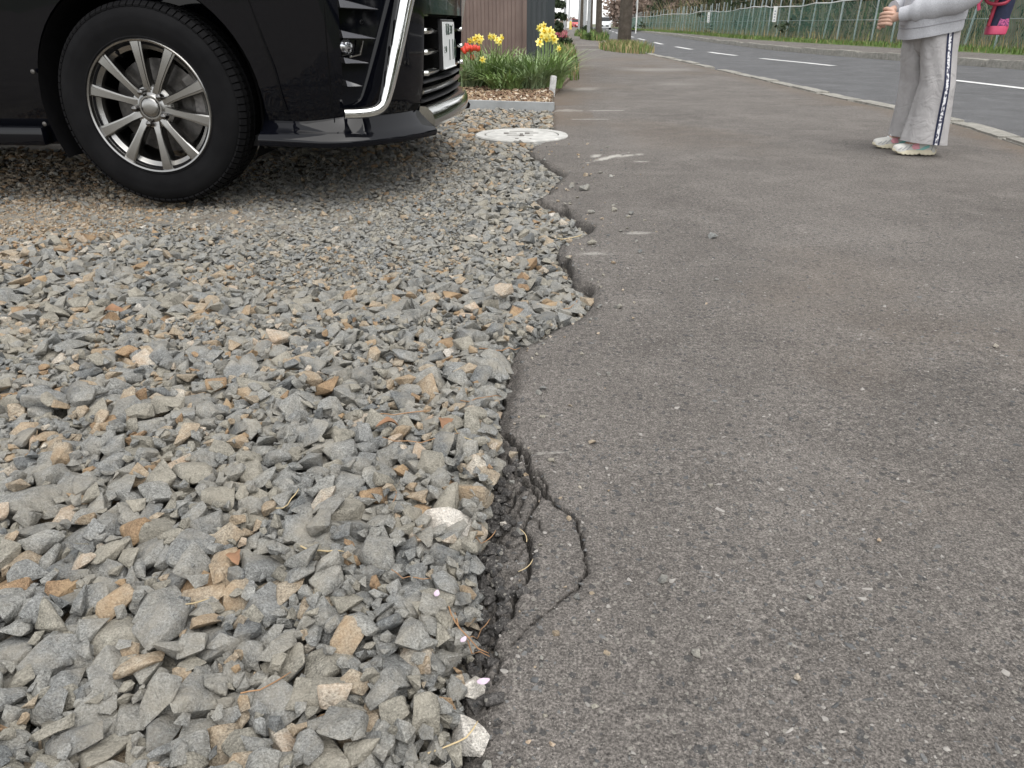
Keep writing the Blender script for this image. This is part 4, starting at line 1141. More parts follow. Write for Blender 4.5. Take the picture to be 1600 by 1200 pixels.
# wheels: local axis y = inwards
def make_wheel():
    w_ = empty('wheel'); w_.parent = VAN
    tyre = MB()
    prof = [(0.212, 0.20), (0.232, 0.205), (0.27, 0.222), (0.31, 0.226), (0.335, 0.212), (0.346, 0.195), (0.348, 0.165), (0.343, 0.160), (0.343, 0.150), (0.349, 0.146), (0.3495, 0.105), (0.344, 0.101), (0.344, 0.091), (0.349, 0.087),
            (0.348, 0.058), (0.343, 0.054), (0.343, 0.044), (0.347, 0.040), (0.343, 0.020), (0.333, 0.004), (0.325, -0.004), (0.312, -0.011), (0.298, -0.0145), (0.292, -0.0138), (0.285, -0.0150), (0.268, -0.013), (0.250, -0.007), (0.240, -0.0045), (0.236, -0.0065), (0.231, -0.002), (0.226, 0.008), (0.212, 0.012)]
    tyre.lathe(prof, 128, axis='y', closed=True)
    ty = tyre.build('tyre', M_RUB, w_, 40)
    blocks = MB()
    for k in range(88):
        a = 2 * math.pi * k / 88; da = 2 * math.pi / 88 * 0.40
        vs = []
        for aa in (a - da, a + da):
            c_, s_ = math.cos(aa), math.sin(aa)
            for r_, h_ in ((0.332, 0.0), (0.3385, -0.0008), (0.3525, 0.020), (0.3525, 0.040), (0.343, 0.040), (0.335, 0.015)):
                vs.append((r_ * c_, h_, r_ * s_))
        n_ = 6
        blocks.add(vs, [tuple(range(n_)), tuple(reversed(range(n_, 2 * n_)))] + [(i, (i + 1) % n_, n_ + (i + 1) % n_, n_ + i) for i in range(n_)])
        for (h0, h1) in ((0.056, 0.085), (0.103, 0.144)):
            vs = []
            for aa, sh in ((a - da, 0), (a + da, 0)):
                c_, s_ = math.cos(aa + sh), math.sin(aa + sh)
                vs += [(0.345 * c_, h0, 0.345 * s_), (0.3525 * c_, h0, 0.3525 * s_), (0.3525 * c_, h1, 0.3525 * s_), (0.345 * c_, h1, 0.345 * s_)]
            blocks.add(vs, [(0, 1, 2, 3), (7, 6, 5, 4), (0, 4, 5, 1), (1, 5, 6, 2), (2, 6, 7, 3), (3, 7, 4, 0)])
    tag(blocks.build('tread_blocks', M_RUB, w_), kind='stuff')
    rim = MB()
    rim.lathe([(0.2315, 0.004), (0.2330, -0.004), (0.2290, -0.0085), (0.2235, -0.006), (0.2215, 0.003), (0.2185, 0.012), (0.208, 0.019), (0.197, 0.026), (0.195, 0.05), (0.198, 0.09), (0.196, 0.15), (0.203, 0.19), (0.216, 0.20), (0.222, 0.19), (0.212, 0.16), (0.210, 0.05), (0.222, 0.02)], 96, axis='y', closed=True)
    rm = rim.build('rim', M_ALLOY, w_, 45)
    for k in range(10):
        ang = R(72 * (k // 2) + 4 + (16.5 if k % 2 else -16.5))
        sec = [(0.045, 0.019, 0.012, 0.050), (0.070, 0.0150, 0.0075, 0.046), (0.095, 0.0135, 0.0050, 0.042), (0.130, 0.0148, 0.003, 0.040), (0.165, 0.0175, 0.0015, 0.040), (0.200, 0.0210, 0.0005, 0.040), (0.2235, 0.0235, 0.001, 0.038)]
        rings = []
        tw = -0.02 if k % 2 else 0.02
        for r_, hw, y0, y1 in sec:
            a_ = ang + tw * (0.224 - r_) / 0.224 * 1.2
            c_, s_ = math.cos(a_), math.sin(a_)
            ring = []
            for o_, h_ in ((-hw * 1.05, y1), (-hw, y0 + 0.012), (-hw * 0.92, y0 + 0.004), (-hw * 0.62, y0 + 0.0035), (-hw * 0.55, y0), (hw * 0.70, y0), (hw * 0.92, y0 + 0.004), (hw, y0 + 0.012), (hw * 1.05, y1)):
                ring.append((r_ * c_ - o_ * s_, h_, r_ * s_ + o_ * c_))
            rings.append(ring)
        MB().loft(rings).build('spoke', M_ALLOY, w_, 35)
    hub = MB(); hub.lathe([(0.080, 0.055), (0.080, 0.026), (0.072, 0.016), (0.048, 0.010), (0.041, 0.004), (0.036, 0.004), (0.0355, 0.009), (0.0, 0.009)], 64, axis='y')
    hub.build('hub', M_ALLOY, w_, 35)
    cap = MB(); cap.lathe([(0.034, 0.012), (0.034, 0.003), (0.031, -0.0005), (0.022, -0.0028), (0.008, -0.0036), (0.0, -0.0036)], 48, axis='y')
    cap.build('centre_cap', M_ALLOY, w_, 50)
    for k in range(5):
        a = R(72 * k + 40); cx, cz = 0.057 * math.cos(a), 0.057 * math.sin(a)
        MB().lathe([(0.0115, 0.02), (0.0115, -0.004), (0.0095, -0.010), (0.005, -0.013), (0.0, -0.0135)], 6 if False else 16, axis='y', M=Matrix.Translation((cx, 0, cz))).build('wheel_nut', M_NUT, w_, 35)
    disc = MB(); disc.lathe([(0.165, 0.095), (0.165, 0.083), (0.16, 0.082), (0.085, 0.082), (0.08, 0.06), (0.0, 0.06), (0.0, 0.10)], 64, axis='y')
    disc.build('brake_disc', M_IRON, w_, 35)
    cal = MB(); rings = []
    for k in range(9):
        a = R(-22 + 60 * k / 8); h_ = 0.045 + 0.012 * math.sin(math.pi * k / 8)
        rings.append([(r_ * math.cos(a), y_, r_ * math.sin(a)) for r_, y_ in ((0.128, 0.078), (0.132, h_ + 0.004), (0.15, h_ - 0.006 * (k % 2)), (0.184, h_ + 0.004), (0.188, 0.075))])
    cal.loft(rings); cal.build('brake_caliper', M_IRON, w_, 30)
    MB().tube([(0.192 * math.cos(R(118)), 0.045, 0.192 * math.sin(R(118))), (0.205 * math.cos(R(116)), 0.012, 0.205 * math.sin(R(116)))], 0.005, 8).build('valve_stem', M_RUB, w_, 50)
    return w_
wh = make_wheel(); wh.location = (0, 0.004, 0.343)
def copy_tree(o, parent):
    c_ = o.copy(); COL.objects.link(c_); c_.parent = parent
    for ch in list(o.children):
        if ch.name in bpy.data.objects: copy_tree(ch, c_)
    return c_
for loc, rz in (((-3.0, 0.004, 0.343), 0), ((0, VW - 0.004, 0.343), math.pi), ((-3.0, VW - 0.004, 0.343), math.pi)):
    c_ = copy_tree(wh, VAN); c_.location = loc; c_.rotation_euler = (0, 0.35 * loc[0], rz)
# ------------------------------------------------------------------ manhole cover
M_MH = simple('painted_cast_cover', (0.47, 0.465, 0.44), 0.7, var=0.24, scale=18, bump=0.2)
M_GROOVE = simple('dirty_groove', (0.10, 0.09, 0.08), 0.9, var=0.2, scale=30)
mh = empty('manhole_cover', (0.059, 4.74, 0.0))
tag(mh, 'round white painted manhole cover between gravel and pavement', 'manhole cover')
MB().lathe([(0.283, -0.06), (0.285, 0.004), (0.278, 0.011), (0.232, 0.011), (0.229, 0.008), (0.229, -0.06)], 72).build('frame', M_MH, mh, 40)
MB().lathe([(0.222, -0.05), (0.222, 0.006), (0.218, 0.0095), (0.0, 0.0095)], 72).build('lid', M_MH, mh, 40)
MB().lathe([(0.2285, -0.05), (0.2285, -0.004), (0.2225, -0.004), (0.2225, -0.05)], 72).build('gap', M_GROOVE, mh, 40)
for x, y, w, h in [(-0.095, 0.045, 0.03, 0.05), (-0.055, 0.045, 0.05, 0.012), (0.035, 0.045, 0.03, 0.06), (0.075, 0.05, 0.06, 0.012), (-0.01, -0.045, 0.16, 0.010), (0.0, -0.075, 0.03, 0.03), (0.0, 0.135, 0.15, 0.010), (-0.03, -0.19, 0.02, 0.02), (0.05, -0.2, 0.012, 0.012), (0.0, 0.005, 0.02, 0.05)]:
    MB().box((x, y, 0.0102), (w, h, 0.0016)).build('cast_mark', M_GROOVE, mh)

# ------------------------------------------------------------------ flower bed: edging, mulch, post
M_EDGE = simple('galvanised_edging', (0.36, 0.375, 0.38), 0.55, var=0.16, scale=8)
e0, e1 = Vector((0.33, 6.30, 0)), Vector((-5.0, 7.9, 0))
ed = MB(); d_ = (e1 - e0).normalized(); n_ = Vector((-d_.y, d_.x, 0))
MBox = [e0, e1, e1 - n_ * 0.05, e0 - n_ * 0.05]
ed.prism([(p.x, p.y) for p in MBox], -0.1, 0.05)
tag(ed.build('bed_edging', M_EDGE), 'straight pale grey edging strip in front of the flower bed', 'edging')
bed = MB(); bed.prism([(0.325, 6.36), (0.40, 7.5), (0.75, 10), (0.86, 11.5), (-6, 12), (-6, 8.25)], -0.1, 0.03)
tag(bed.build('flower_bed', M_SOIL), kind='structure')
M_CHIP = [simple('chip_brown', (0.17, 0.105, 0.065), 0.9, var=0.3, scale=40), simple('chip_tan', (0.34, 0.25, 0.16), 0.9, var=0.3, scale=40), simple('chip_pale', (0.52, 0.45, 0.36), 0.9, var=0.2, scale=40)]
rg = np.random.default_rng(5)
VS = []; TS = []; MS = []; nv = 0
for k in range(5200):
    y = 6.40 + 2.3 * rg.random() ** 1.3; x = rg.uniform(-1.6, float(ipl(SL, y)) - 0.02)
    if y < 6.36 - 0.3 * (x - 0.33) + 0.03: continue
    a = rg.uniform(0.010, 0.028)
    V, T, ext = LOW[k % 30]
    W = (V / ext * np.array([a, a * .55, a * .3])) @ np.array(stone_rot(rg.uniform(0, 6.28), 0, 0, rg.normal(0, .35, 2))).T + np.array([x, y, 0.033 + rg.uniform(0, 0.012)])
    pale = 0.35 if y < 6.75 else 0.10
    r = rg.random(); m = 2 if r < pale else (1 if r < pale + .35 else 0)
    VS.append(W); TS.append(T + nv); MS.append(np.full(len(T), m)); nv += len(W)
tag(link('bark_mulch', arr_mesh('bark_mulch', np.concatenate(VS), np.concatenate(TS), M_CHIP, np.concatenate(MS))), 'brown bark chips covering the flower bed', 'mulch', kind='stuff')
M_WPOST = simple('weathered_white_post', (0.46, 0.46, 0.45), 0.7, var=0.4, scale=22, bump=0.3)
MBp = MB(); MBp.lathe([(0.030, -0.1), (0.030, 0.172), (0.024, 0.182), (0.0, 0.184)], 20)
o = MBp.build('boundary_post', M_WPOST, None, 40); o.location = (0.375, 7.48, 0); o.rotation_euler = (0, 0.10, 0)
tag(o, 'short white weathered post stub at the corner of the flower bed', 'post')

# ------------------------------------------------------------------ plants
M_DL = simple('daffodil_leaf', (0.21, 0.30, 0.105), 0.45, var=0.5, scale=9)
M_DL2 = simple('daffodil_leaf_blue', (0.27, 0.35, 0.19), 0.5, var=0.35, scale=9)
M_YEL = simple('daffodil_yellow', (0.80, 0.60, 0.06), 0.5, var=0.1, scale=40)
M_YEL2 = simple('daffodil_pale_yellow', (0.86, 0.76, 0.22), 0.5, var=0.1, scale=40)
M_TUL = simple('tulip_red', (0.62, 0.05, 0.025), 0.45, var=0.2, scale=40)
def blades(rg, n, cx, cy, rad, h0, h1, w, droop, z0=0.03, seg=5):
    """strap leaves fanning out of a clump"""
    V = []; T = []
    for _ in range(n):
        a = rg.uniform(0, 6.283); r = rad * math.sqrt(rg.random())
        x0, y0 = cx + r * math.cos(a), cy + r * math.sin(a)
        oa = a + rg.normal(0, 1.0); h = rg.uniform(h0, h1); dr = droop * rg.uniform(0.1, 1.7) * h
        sa = oa + math.pi / 2; ww = w * rg.uniform(.7, 1.2); o_ = len(V)
        fold = rg.random() < 0.4
        for k in range(seg + 1):
            t = k / seg
            out = dr * (t ** 1.7)
            z = h * (t - (0.38 if fold else 0.16) * droop * t ** 3)
            hw = ww * (1 - 0.75 * max(0, t - .55) / .45)
            x, y = x0 + math.cos(oa) * out, y0 + math.sin(oa) * out
            V.append((x - math.cos(sa) * hw, y - math.sin(sa) * hw, z0 + z)); V.append((x + math.cos(sa) * hw, y + math.sin(sa) * hw, z0 + z))
        for k in range(seg): T.append((o_ + 2 * k, o_ + 2 * k + 1, o_ + 2 * k + 3, o_ + 2 * k + 2))
    return np.array(V), np.array(T)
def daffodil_flower(loc, face, s_, parent, mat):
    b = MB()
    for k in range(6):
        a = 2 * math.pi * k / 6
        ca, sa = math.cos(a), math.sin(a)
        prof = [(0.12, 0.10, 0), (0.55, 0.30, 0.05), (0.85, 0.24, 0.02), (1.12, 0.02, -0.02)]
        rings = [[(ca * r - sa * -w, sa * r + ca * -w, h + 0.03 * (k % 2)), (ca * r, sa * r, h + 0.05 + 0.03 * (k % 2)), (ca * r - sa * w, sa * r + ca * w, h + 0.03 * (k % 2))] for r, w, h in prof]
        b.loft(rings, close=False, caps=(False, False))
    q_ = Vector((0, 0, 1)).rotation_difference(Vector(face).normalized()).to_matrix().to_4x4()
    Mx = Matrix.Translation(loc) @ q_ @ Matrix.Scale(s_, 4)
    b.v = [tuple(Mx @ Vector(v)) for v in b.v]
    fl = b.build('flower', M_YEL2, parent, 80)
    c_ = MB(); rings = []
    for r, h in ((0.16, 0), (0.24, 0.15), (0.30, 0.45), (0.40, 0.62), (0.36, 0.62), (0.26, 0.42), (0.05, 0.1)):
        rings.append([(r * (1 + .1 * (k % 2) * (h > .5)) * math.cos(2 * math.pi * k / 14), r * (1 + .1 * (k % 2) * (h > .5)) * math.sin(2 * math.pi * k / 14), h) for k in range(14)])
    c_.loft(rings); c_.v = [tuple(Mx @ Vector(v)) for v in c_.v]
    c_.build('trumpet', mat, fl, 60)
def daffodil_clump(x, y, n, rad, h, seed, flowers, label, mat=M_DL, droop=0.75):
    rg = np.random.default_rng(seed)
    root = empty('daffodil_clump', (x, y, 0.03)); tag(root, label, 'daffodils', 'daffodil clumps in the flower bed')
    V, T = blades(rg, n, 0, 0, rad, h * .55, h * 1.05, 0.0075, droop, 0)
    tag(link('leaves', arr_mesh('leaves', V, T, mat, smooth=True), root), kind='stuff')
    for i, (fx, fy, fz) in enumerate(flowers):
        f_ = Vector((fx - x, fy - y, fz - 0.03))
        face = Vector((rg.normal(0.05, 0.45), -1, rg.normal(0.02, 0.25)))
        MB().tube([(f_.x * .35, f_.y * .35, 0), (f_.x * .8, f_.y * .8, f_.z * .6), tuple(f_ + Vector((0, .02, 0.0)))], 0.0035, 6).build('stem', mat, root, 60)
        daffodil_flower(f_, face, 0.038 * rg.uniform(.85, 1.15), root, M_YEL)
R1 = [(0.270, 8.15, 0.585), (0.315, 8.2, 0.60), (0.335, 8.1, 0.545), (0.375, 8.15, 0.555), (0.30, 8.05, 0.505), (0.345, 8.05, 0.485), (0.395, 8.1, 0.505), (0.425, 8.15, 0.475), (0.27, 8.0, 0.45), (0.365, 8.2, 0.52), (0.40, 8.2, 0.54), (0.31, 8.1, 0.55), (0.46, 7.98, 0.40)]
daffodil_clump(0.34, 8.10, 270, 0.17, 0.44, 21, R1, 'largest yellow daffodil clump by the white post stub, leaves over the pavement', M_DL, 0.85)
daffodil_clump(-0.30, 8.25, 170, 0.14, 0.42, 22, [(-0.37, 8.2, 0.475), (-0.345, 8.2, 0.49), (-0.315, 8.2, 0.485), (-0.325, 8.15, 0.46), (-0.42, 8.2, 0.465), (-0.29, 7.95, 0.30)], 'daffodil clump with a row of yellow blooms beside the red tulips')
daffodil_clump(-0.12, 8.3, 170, 0.14, 0.44, 23, [(-0.22, 8.3, 0.50), (-0.18, 8.3, 0.495), (-0.15, 8.25, 0.47), (-0.11, 8.3, 0.49), (-0.13, 8.25, 0.455)], 'daffodil clump with fading yellow blooms against the brown wall')
daffodil_clump(0.08, 8.25, 210, 0.15, 0.40, 24, [], 'leafy daffodil clump without blooms in front of the dark wall corner', M_DL2, 0.9)
daffodil_clump(-0.06, 7.85, 200, 0.17, 0.27, 25, [], 'low floppy daffodil leaves spilling over the bark mulch', M_DL, 1.3)
daffodil_clump(0.20, 7.88, 170, 0.13, 0.34, 26, [], 'blue-green daffodil leaves between the mulch and tallest blooms', M_DL2, 1.1)
daffodil_clump(-0.62, 8.1, 170, 0.2, 0.30, 28, [], 'low daffodil leaves under the red tulips behind the van', M_DL2, 1.0)
tl = empty('tulip_clump', (-0.42, 8.12, 0.03)); tag(tl, 'red tulips in bloom beside the van front', 'tulips')
rg = np.random.default_rng(31)
V, T = blades(rg, 60, 0, 0, 0.12, 0.14, 0.24, 0.014, 0.9, 0)
tag(link('leaves', arr_mesh('leaves', V, T, M_DL2, smooth=True), tl), kind='stuff')
for fx, fz in [(-0.075, 0.335), (-0.04, 0.36), (-0.01, 0.345), (0.02, 0.34), (0.045, 0.345), (-0.055, 0.315), (0.0, 0.32), (0.02, 0.255), (0.075, 0.335), (-0.03, 0.335)]:
    fy = rg.uniform(-.06, .06)
    MB().tube([(fx * .4, fy * .4, 0), (fx, fy, fz)], 0.004, 6).build('stem', M_DL2, tl, 60)
    b = MB(); rings = []
    for r, h in ((0.006, 0), (0.02, 0.012), (0.024, 0.028), (0.02, 0.048), (0.014, 0.055), (0.008, 0.03)):
        rings.append([(fx + r * (1 + .18 * math.cos(3 * 2 * math.pi * k / 12)) * math.cos(2 * math.pi * k / 12), fy + r * math.sin(2 * math.pi * k / 12), fz + h + (0.006 * math.cos(3 * 2 * math.pi * k / 12) if h > .04 else 0)) for k in range(12)])
    b.loft(rings); b.build('flower', M_TUL, tl, 60)

# grass tufts (stuff)
M_GR = simple('grass', (0.105, 0.17, 0.035), 0.7, var=0.5, scale=6)
M_GR_DRY = simple('dry_grass', (0.33, 0.26, 0.13), 0.8, var=0.35, scale=6)
def grass(name, label, pts, h, w, seed, dry=0.25, mats=None):
    rg = np.random.default_rng(seed); V = []; T = []; Mi = []
    for x, y, z in pts:
        hh = h * rg.uniform(.4, 1.2); a = rg.uniform(0, 6.28); l = hh * rg.uniform(.1, .7); ww = w * rg.uniform(.6, 1.3); o_ = len(V)
        ca, sa = math.cos(a), math.sin(a)
        V += [(x - sa * ww, y + ca * ww, z), (x + sa * ww, y - ca * ww, z), (x + ca * l * .4 + sa * ww * .7, y + sa * l * .4 - ca * ww * .7, z + hh * .6), (x + ca * l * .4 - sa * ww * .7, y + sa * l * .4 + ca * ww * .7, z + hh * .6), (x + ca * l + sa * ww * .1, y + sa * l, z + hh), (x + ca * l, y + sa * l + ww * .1, z + hh)]
        T += [(o_, o_ + 1, o_ + 2, o_ + 3), (o_ + 3, o_ + 2, o_ + 4, o_ + 5)]
        Mi += [1 if rg.random() < dry else 0] * 2
    o = link(name, arr_mesh(name, np.array(V), np.array(T), mats or [M_GR, M_GR_DRY], Mi))
    return tag(o, label, 'grass', kind='stuff')
rg = np.random.default_rng(41)
def along(P, n, y0, y1, o0, o1, z):
    out = []
    for _ in range(n):
        y = y0 + (y1 - y0) * rg.random() ** 1.35
        out.append((float(ipl(P, y)) + rg.uniform(o0, o1), y, z))
    return out
grass('verge_grass', 'green and dry grass growing along the foot of the wire fence', along(FB, 16000, 9, 100, -1.15, 0.15, 0.08), 0.12, 0.010, 51, 0.08)
grass('fence_weeds', 'tall pale dry weeds standing along the wire fence', along(FB, 1700, 9, 80, -0.35, 0.5, 0.1), 0.34, 0.010, 52, 0.9)
def tuft(cx, cy, rx, ry, n):
    out = []
    for _ in range(n):
        a = rg.uniform(0, 6.28); r = math.sqrt(rg.random())
        out.append((cx + rx * r * math.cos(a), cy + ry * r * math.sin(a), 0.0))
    return out
grass('tree_pit_grass', 'long tufted grass round the thick roadside trunk', tuft(2.95, 21.2, 0.60, 2.9, 1500) + tuft(3.0, 21.8, 0.35, 1.3, 1300), 0.22, 0.010, 53, 0.45)
grass('tree_foot_grass', 'grass strip at the foot of the thinner roadside trees', tuft(3.6, 36, 0.5, 4, 700) + tuft(4.2, 45, .7, 4, 900), 0.35, 0.018, 54, 0.1)
grass('bed_edge_grass', 'grass edge left of the sidewalk beyond the shed', along(SL, 2600, 9.6, 60, -0.5, 0.10, 0.0), 0.16, 0.010, 55, 0.25)
M_WFL = simple('pink_blossom', (0.45, 0.12, 0.16), 0.7, var=0.4, scale=9)
fp = [(float(ipl(SL, y)) - rg.uniform(0.05, 0.5), y, rg.uniform(0, .1)) for y in rg.uniform(26, 40, 500)]
grass('pink_groundcover', 'low pink flowering groundcover left of the sidewalk', fp, 0.3, 0.04, 56, 0.35, [M_WFL, M_GR])

# ------------------------------------------------------------------ shed with ribbed metal walls
M_BRN = Mat('brown_steel_siding', 0.5, 0, 0.4)
_n = M_BRN.noise(3, 5)
M_BRN.color(M_BRN.ramp(_n, [(0.3, (0.142, 0.102, 0.088)), (0.7, (0.195, 0.144, 0.125))]))
M_BRN = M_BRN.m
M_DRK = simple('dark_grey_steel', (0.045, 0.053, 0.058), 0.45, var=0.15, scale=3)
shed = empty('metal_shed', (0.14, 9.15, 0.0)); tag(shed, 'ribbed metal shed with brown front and dark grey side behind the daffodils', 'shed')
def ribbed(p0, p1, z0, z1, pitch, depth, mat, name, duty=0.5):
    p0 = Vector(p0); p1 = Vector(p1); L = (p1 - p0).length; d = (p1 - p0).normalized(); n = Vector((d.y, -d.x))
    k = max(1, int(L / pitch)); sec = []
    for i in range(k):
        for t, o in ((0.0, 0), (duty, 0), (duty + .12, depth), (0.88, depth)):
            if i * pitch + t * pitch <= L: sec.append(p0 + d * (i * pitch + t * pitch) + n * o)
    sec.append(p1.copy())
    lo = [(p.x, p.y, z0) for p in sec]; hi = [(p.x, p.y, z1) for p in sec]
    MB().loft([lo, hi], close=False, caps=(False, False)).build(name, mat, shed)
ribbed((-6.0, 0.25), (0.0, 0.0), 0.0, 2.3, 0.085, -0.012, M_BRN, 'front_wall', 0.35)
ribbed((0.0, 0.0), (0.37, 0.85), 0.0, 2.3, 0.16, -0.03, M_DRK, 'side_wall', 0.45)
MB().box((0.0, 0.0, 1.15), (0.05, 0.05, 2.3), bev=0.006).build('corner_trim', M_BRN, shed, 40)
MB().prism([(0.34, 0.84), (0.38, 0.86), (0.25, 4.5), (-6, 4.8), (-6, 4.7), (0.2, 4.4)], 0, 2.3).build('rear_wall', M_DRK, shed)
MB().prism([(-6.1, 0.1), (0.02, -0.12), (0.5, 0.85), (0.4, 4.7), (-6.1, 5.0)], 2.3, 2.36).build('roof', M_DRK, shed)
for x in (-0.30, -0.53, -0.76, -0.99):
    for z in (0.45, 0.72): MB().lathe([(0.006, 0), (0.006, 0.003), (0, 0.004)], 8, M=Matrix.Translation((x, -0.0415 * x - 0.002, z)) @ Matrix.Rotation(R(90), 4, 'X')).build('wall_screw', M_BRN, shed)

# ------------------------------------------------------------------ trees
M_BARK = Mat('bark', 0.95, 0, 0.2)
_n = M_BARK.noise(6, 6, 0.7); _v = M_BARK.noise(40, 5, 0.7)
M_BARK.color(M_BARK.ramp(_n, [(0.3, (0.055, 0.045, 0.036)), (0.7, (0.135, 0.115, 0.095))])).bump(M_BARK.math('ADD', _n, _v), 1.0, 0.03)
M_BARK = M_BARK.m
M_BARK2 = simple('bark_pale', (0.27, 0.23, 0.175), 0.95, var=0.35, scale=5, bump=0.7)
M_CON = simple('conifer_green', (0.030, 0.048, 0.018), 0.8, var=0.5, scale=1.5)
M_LEAFG = simple('fresh_leaf', (0.10, 0.13, 0.035), 0.7, var=0.45, scale=1.5)
M_BUSH = simple('bush_leaf', (0.055, 0.10, 0.022), 0.7, var=0.45, scale=5)
M_BROWNTW = simple('bare_twigs', (0.21, 0.155, 0.125), 0.9, var=0.3, scale=1.5)
def leaf_cloud(rg, n, centers, size, squash=1.0):
    """leaf-sized quads in many small clumps"""
    c = np.array(centers)[rg.integers(0, len(centers), n)]
    d = rg.normal(size=(n, 3)); d /= np.linalg.norm(d, axis=1)[:, None]
    p = c[:, :3] + d * (c[:, 3:4] * rg.random((n, 1)) ** (1 / 2.2)) * np.array([1, 1, squash])
    a = rg.normal(size=(n, 3)); a /= np.linalg.norm(a, axis=1)[:, None]
    b_ = np.cross(a, rg.normal(size=(n, 3))); b_ /= np.linalg.norm(b_, axis=1)[:, None]
    s_ = size * rg.uniform(.5, 1.3, (n, 1))
    V = np.stack([p - a * s_, p + b_ * s_ * .5, p + a * s_, p - b_ * s_ * .5], 1).reshape(-1, 3)
    return V, np.arange(4 * n).reshape(n, 4)
def tree(name, x, y, r, h, label, group, seed, leafmat, crown='leafy', z0=0.0, lean=0.0, crown_r=2.2, nleaf=2600, lsize=0.14, bark=None, cat='tree'):
    rg = np.random.default_rng(seed)
    root = empty(name, (x, y, z0)); tag(root, label, cat, group)
    t = MB(); pts = []; rad = []
    for k in range(11):
        q = k / 10
        pts.append((lean * h * q + 0.06 * r * math.sin(5 * q + seed) * 6, 0.05 * r * math.cos(4 * q + seed) * 6, h * q * .95 - 0.1))
        rad.append(r * (1.06 if k == 0 else 1.0 - 0.72 * q))
    t.tube(pts, rad, 12)
    cen = []
    if crown == 'leafy':
        for k in range(9):
            q = 0.45 + 0.5 * k / 9; a = k * 2.4 + seed; l = crown_r * (1.15 - q) * 1.5
            b0 = Vector(pts[int(q * 10)]); b1 = b0 + Vector((math.cos(a) * l, math.sin(a) * l, l * .75))
            mid = (b0 + b1) / 2 + Vector((0, 0, -.1 * l))
            t.tube([tuple(b0), tuple(mid), tuple(b1)], [r * .32, r * .2, r * .06], 6)
            for _ in range(5):
                p = b0.lerp(b1, rg.uniform(.45, 1.1)) + Vector(rg.normal(0, .35 * crown_r * .4, 3)); cen.append((p.x, p.y, p.z, crown_r * .28))
    else:
        for k in range(26):
            q = (0.16 if crown == 'conifer' else 0.3) + 0.82 * k / 26; a = k * 2.4 + seed; l = crown_r * (1.12 - q) * rg.uniform(.7, 1.2)
            b0 = Vector(pts[min(10, int(q * 10))]); b1 = b0 + Vector((math.cos(a) * l, math.sin(a) * l, -l * .15))
            t.tube([tuple(b0), tuple(b1)], [r * .16, r * .04], 5)
            for m in (.35, .65, .95):
                p = b0.lerp(b1, m); cen.append((p.x, p.y, p.z, crown_r * .26))
    t.build('trunk', bark or M_BARK, root, 60)
    V, T = leaf_cloud(rg, nleaf, cen, lsize, 0.6)
    tag(link('crown', arr_mesh('crown', V, T, leafmat), root), kind='stuff')
    return root
G1 = 'roadside trees along the sidewalk'
tree('roadside_tree', 3.06, 22.6, 0.19, 8.5, 'thick dark roadside trunk standing in a grass tuft by the kerb', G1, 1, M_LEAFG, crown_r=2.4, lsize=.07)
tree('roadside_tree', 3.56, 33.9, 0.14, 8.0, 'slim dark roadside trunk beside the pale utility pole', G1, 2, M_LEAFG, crown_r=2.2, lsize=.08, lean=-0.004)
tree('roadside_tree', 4.38, 46.2, 0.16, 8.0, 'dark roadside trunk with a green bush at its foot', G1, 3, M_LEAFG, crown_r=2.4, lsize=.1, lean=0.03)
tree('roadside_tree', 6.02, 70.4, 0.15, 9.0, 'farthest slim dark trunk between two pale poles', G1, 4, M_LEAFG, crown_r=2.4, lsize=.12)
M_POLE = simple('pole_concrete', (0.36, 0.37, 0.38), 0.8, var=0.12, scale=3)
M_WIRE = simple('cable', (0.03, 0.03, 0.03), 0.6, scale=3)
poles = []
for i, (x, y, r, h, lab) in enumerate([(3.42, 36.5, 0.075, 9, 'pale slim utility pole tight beside the slim dark trunk'), (5.57, 62.8, 0.13, 10, 'pale concrete utility pole behind the leaning dark trunk'),
                                       (6.56, 80, 0.12, 10, 'grey-green utility pole beside the farthest trunk'), (5.66, 88, 0.16, 11, 'thick pale utility pole on the left of the sidewalk'), (9.0, 130, 0.11, 11, 'thin distant lamp pole on the left of the sidewalk')]):
    root = empty('utility_pole', (x, y, 0)); tag(root, lab, 'pole', 'utility poles along the street')
    MB().tube([(0, 0, -0.2), (0, 0, h)], [r, r * .75], 14).build('shaft', M_POLE, root, 60)
    MB().box((0, 0, h - .5), (1.5, 0.08, 0.08), bev=.01).build('crossarm', M_POLE, root)
    for dx in (-.6, 0, .6): MB().lathe([(.04, 0), (.05, .05), (.03, .12), (0, .13)], 10, M=Matrix.Translation((dx, 0, h - .46))).build('insulator', M_POLE, root, 60)
    poles.append((x, y, h))
for (a, c2) in ((0, 1), (1, 2), (2, 4)):
    for dx in (-.6, .6):
        p0 = Vector((poles[a][0] + dx, poles[a][1], poles[a][2] - .33)); p1 = Vector((poles[c2][0] + dx, poles[c2][1], poles[c2][2] - .33))
        pts = [tuple(p0.lerp(p1, k / 12) - Vector((0, 0, 1.6 * (k / 12) * (1 - k / 12)))) for k in range(13)]
        tag(MB().tube(pts, 0.02, 5).build('overhead_cable', M_WIRE, None, 60), 'sagging overhead cable strung between utility poles', 'cable', 'overhead cables')
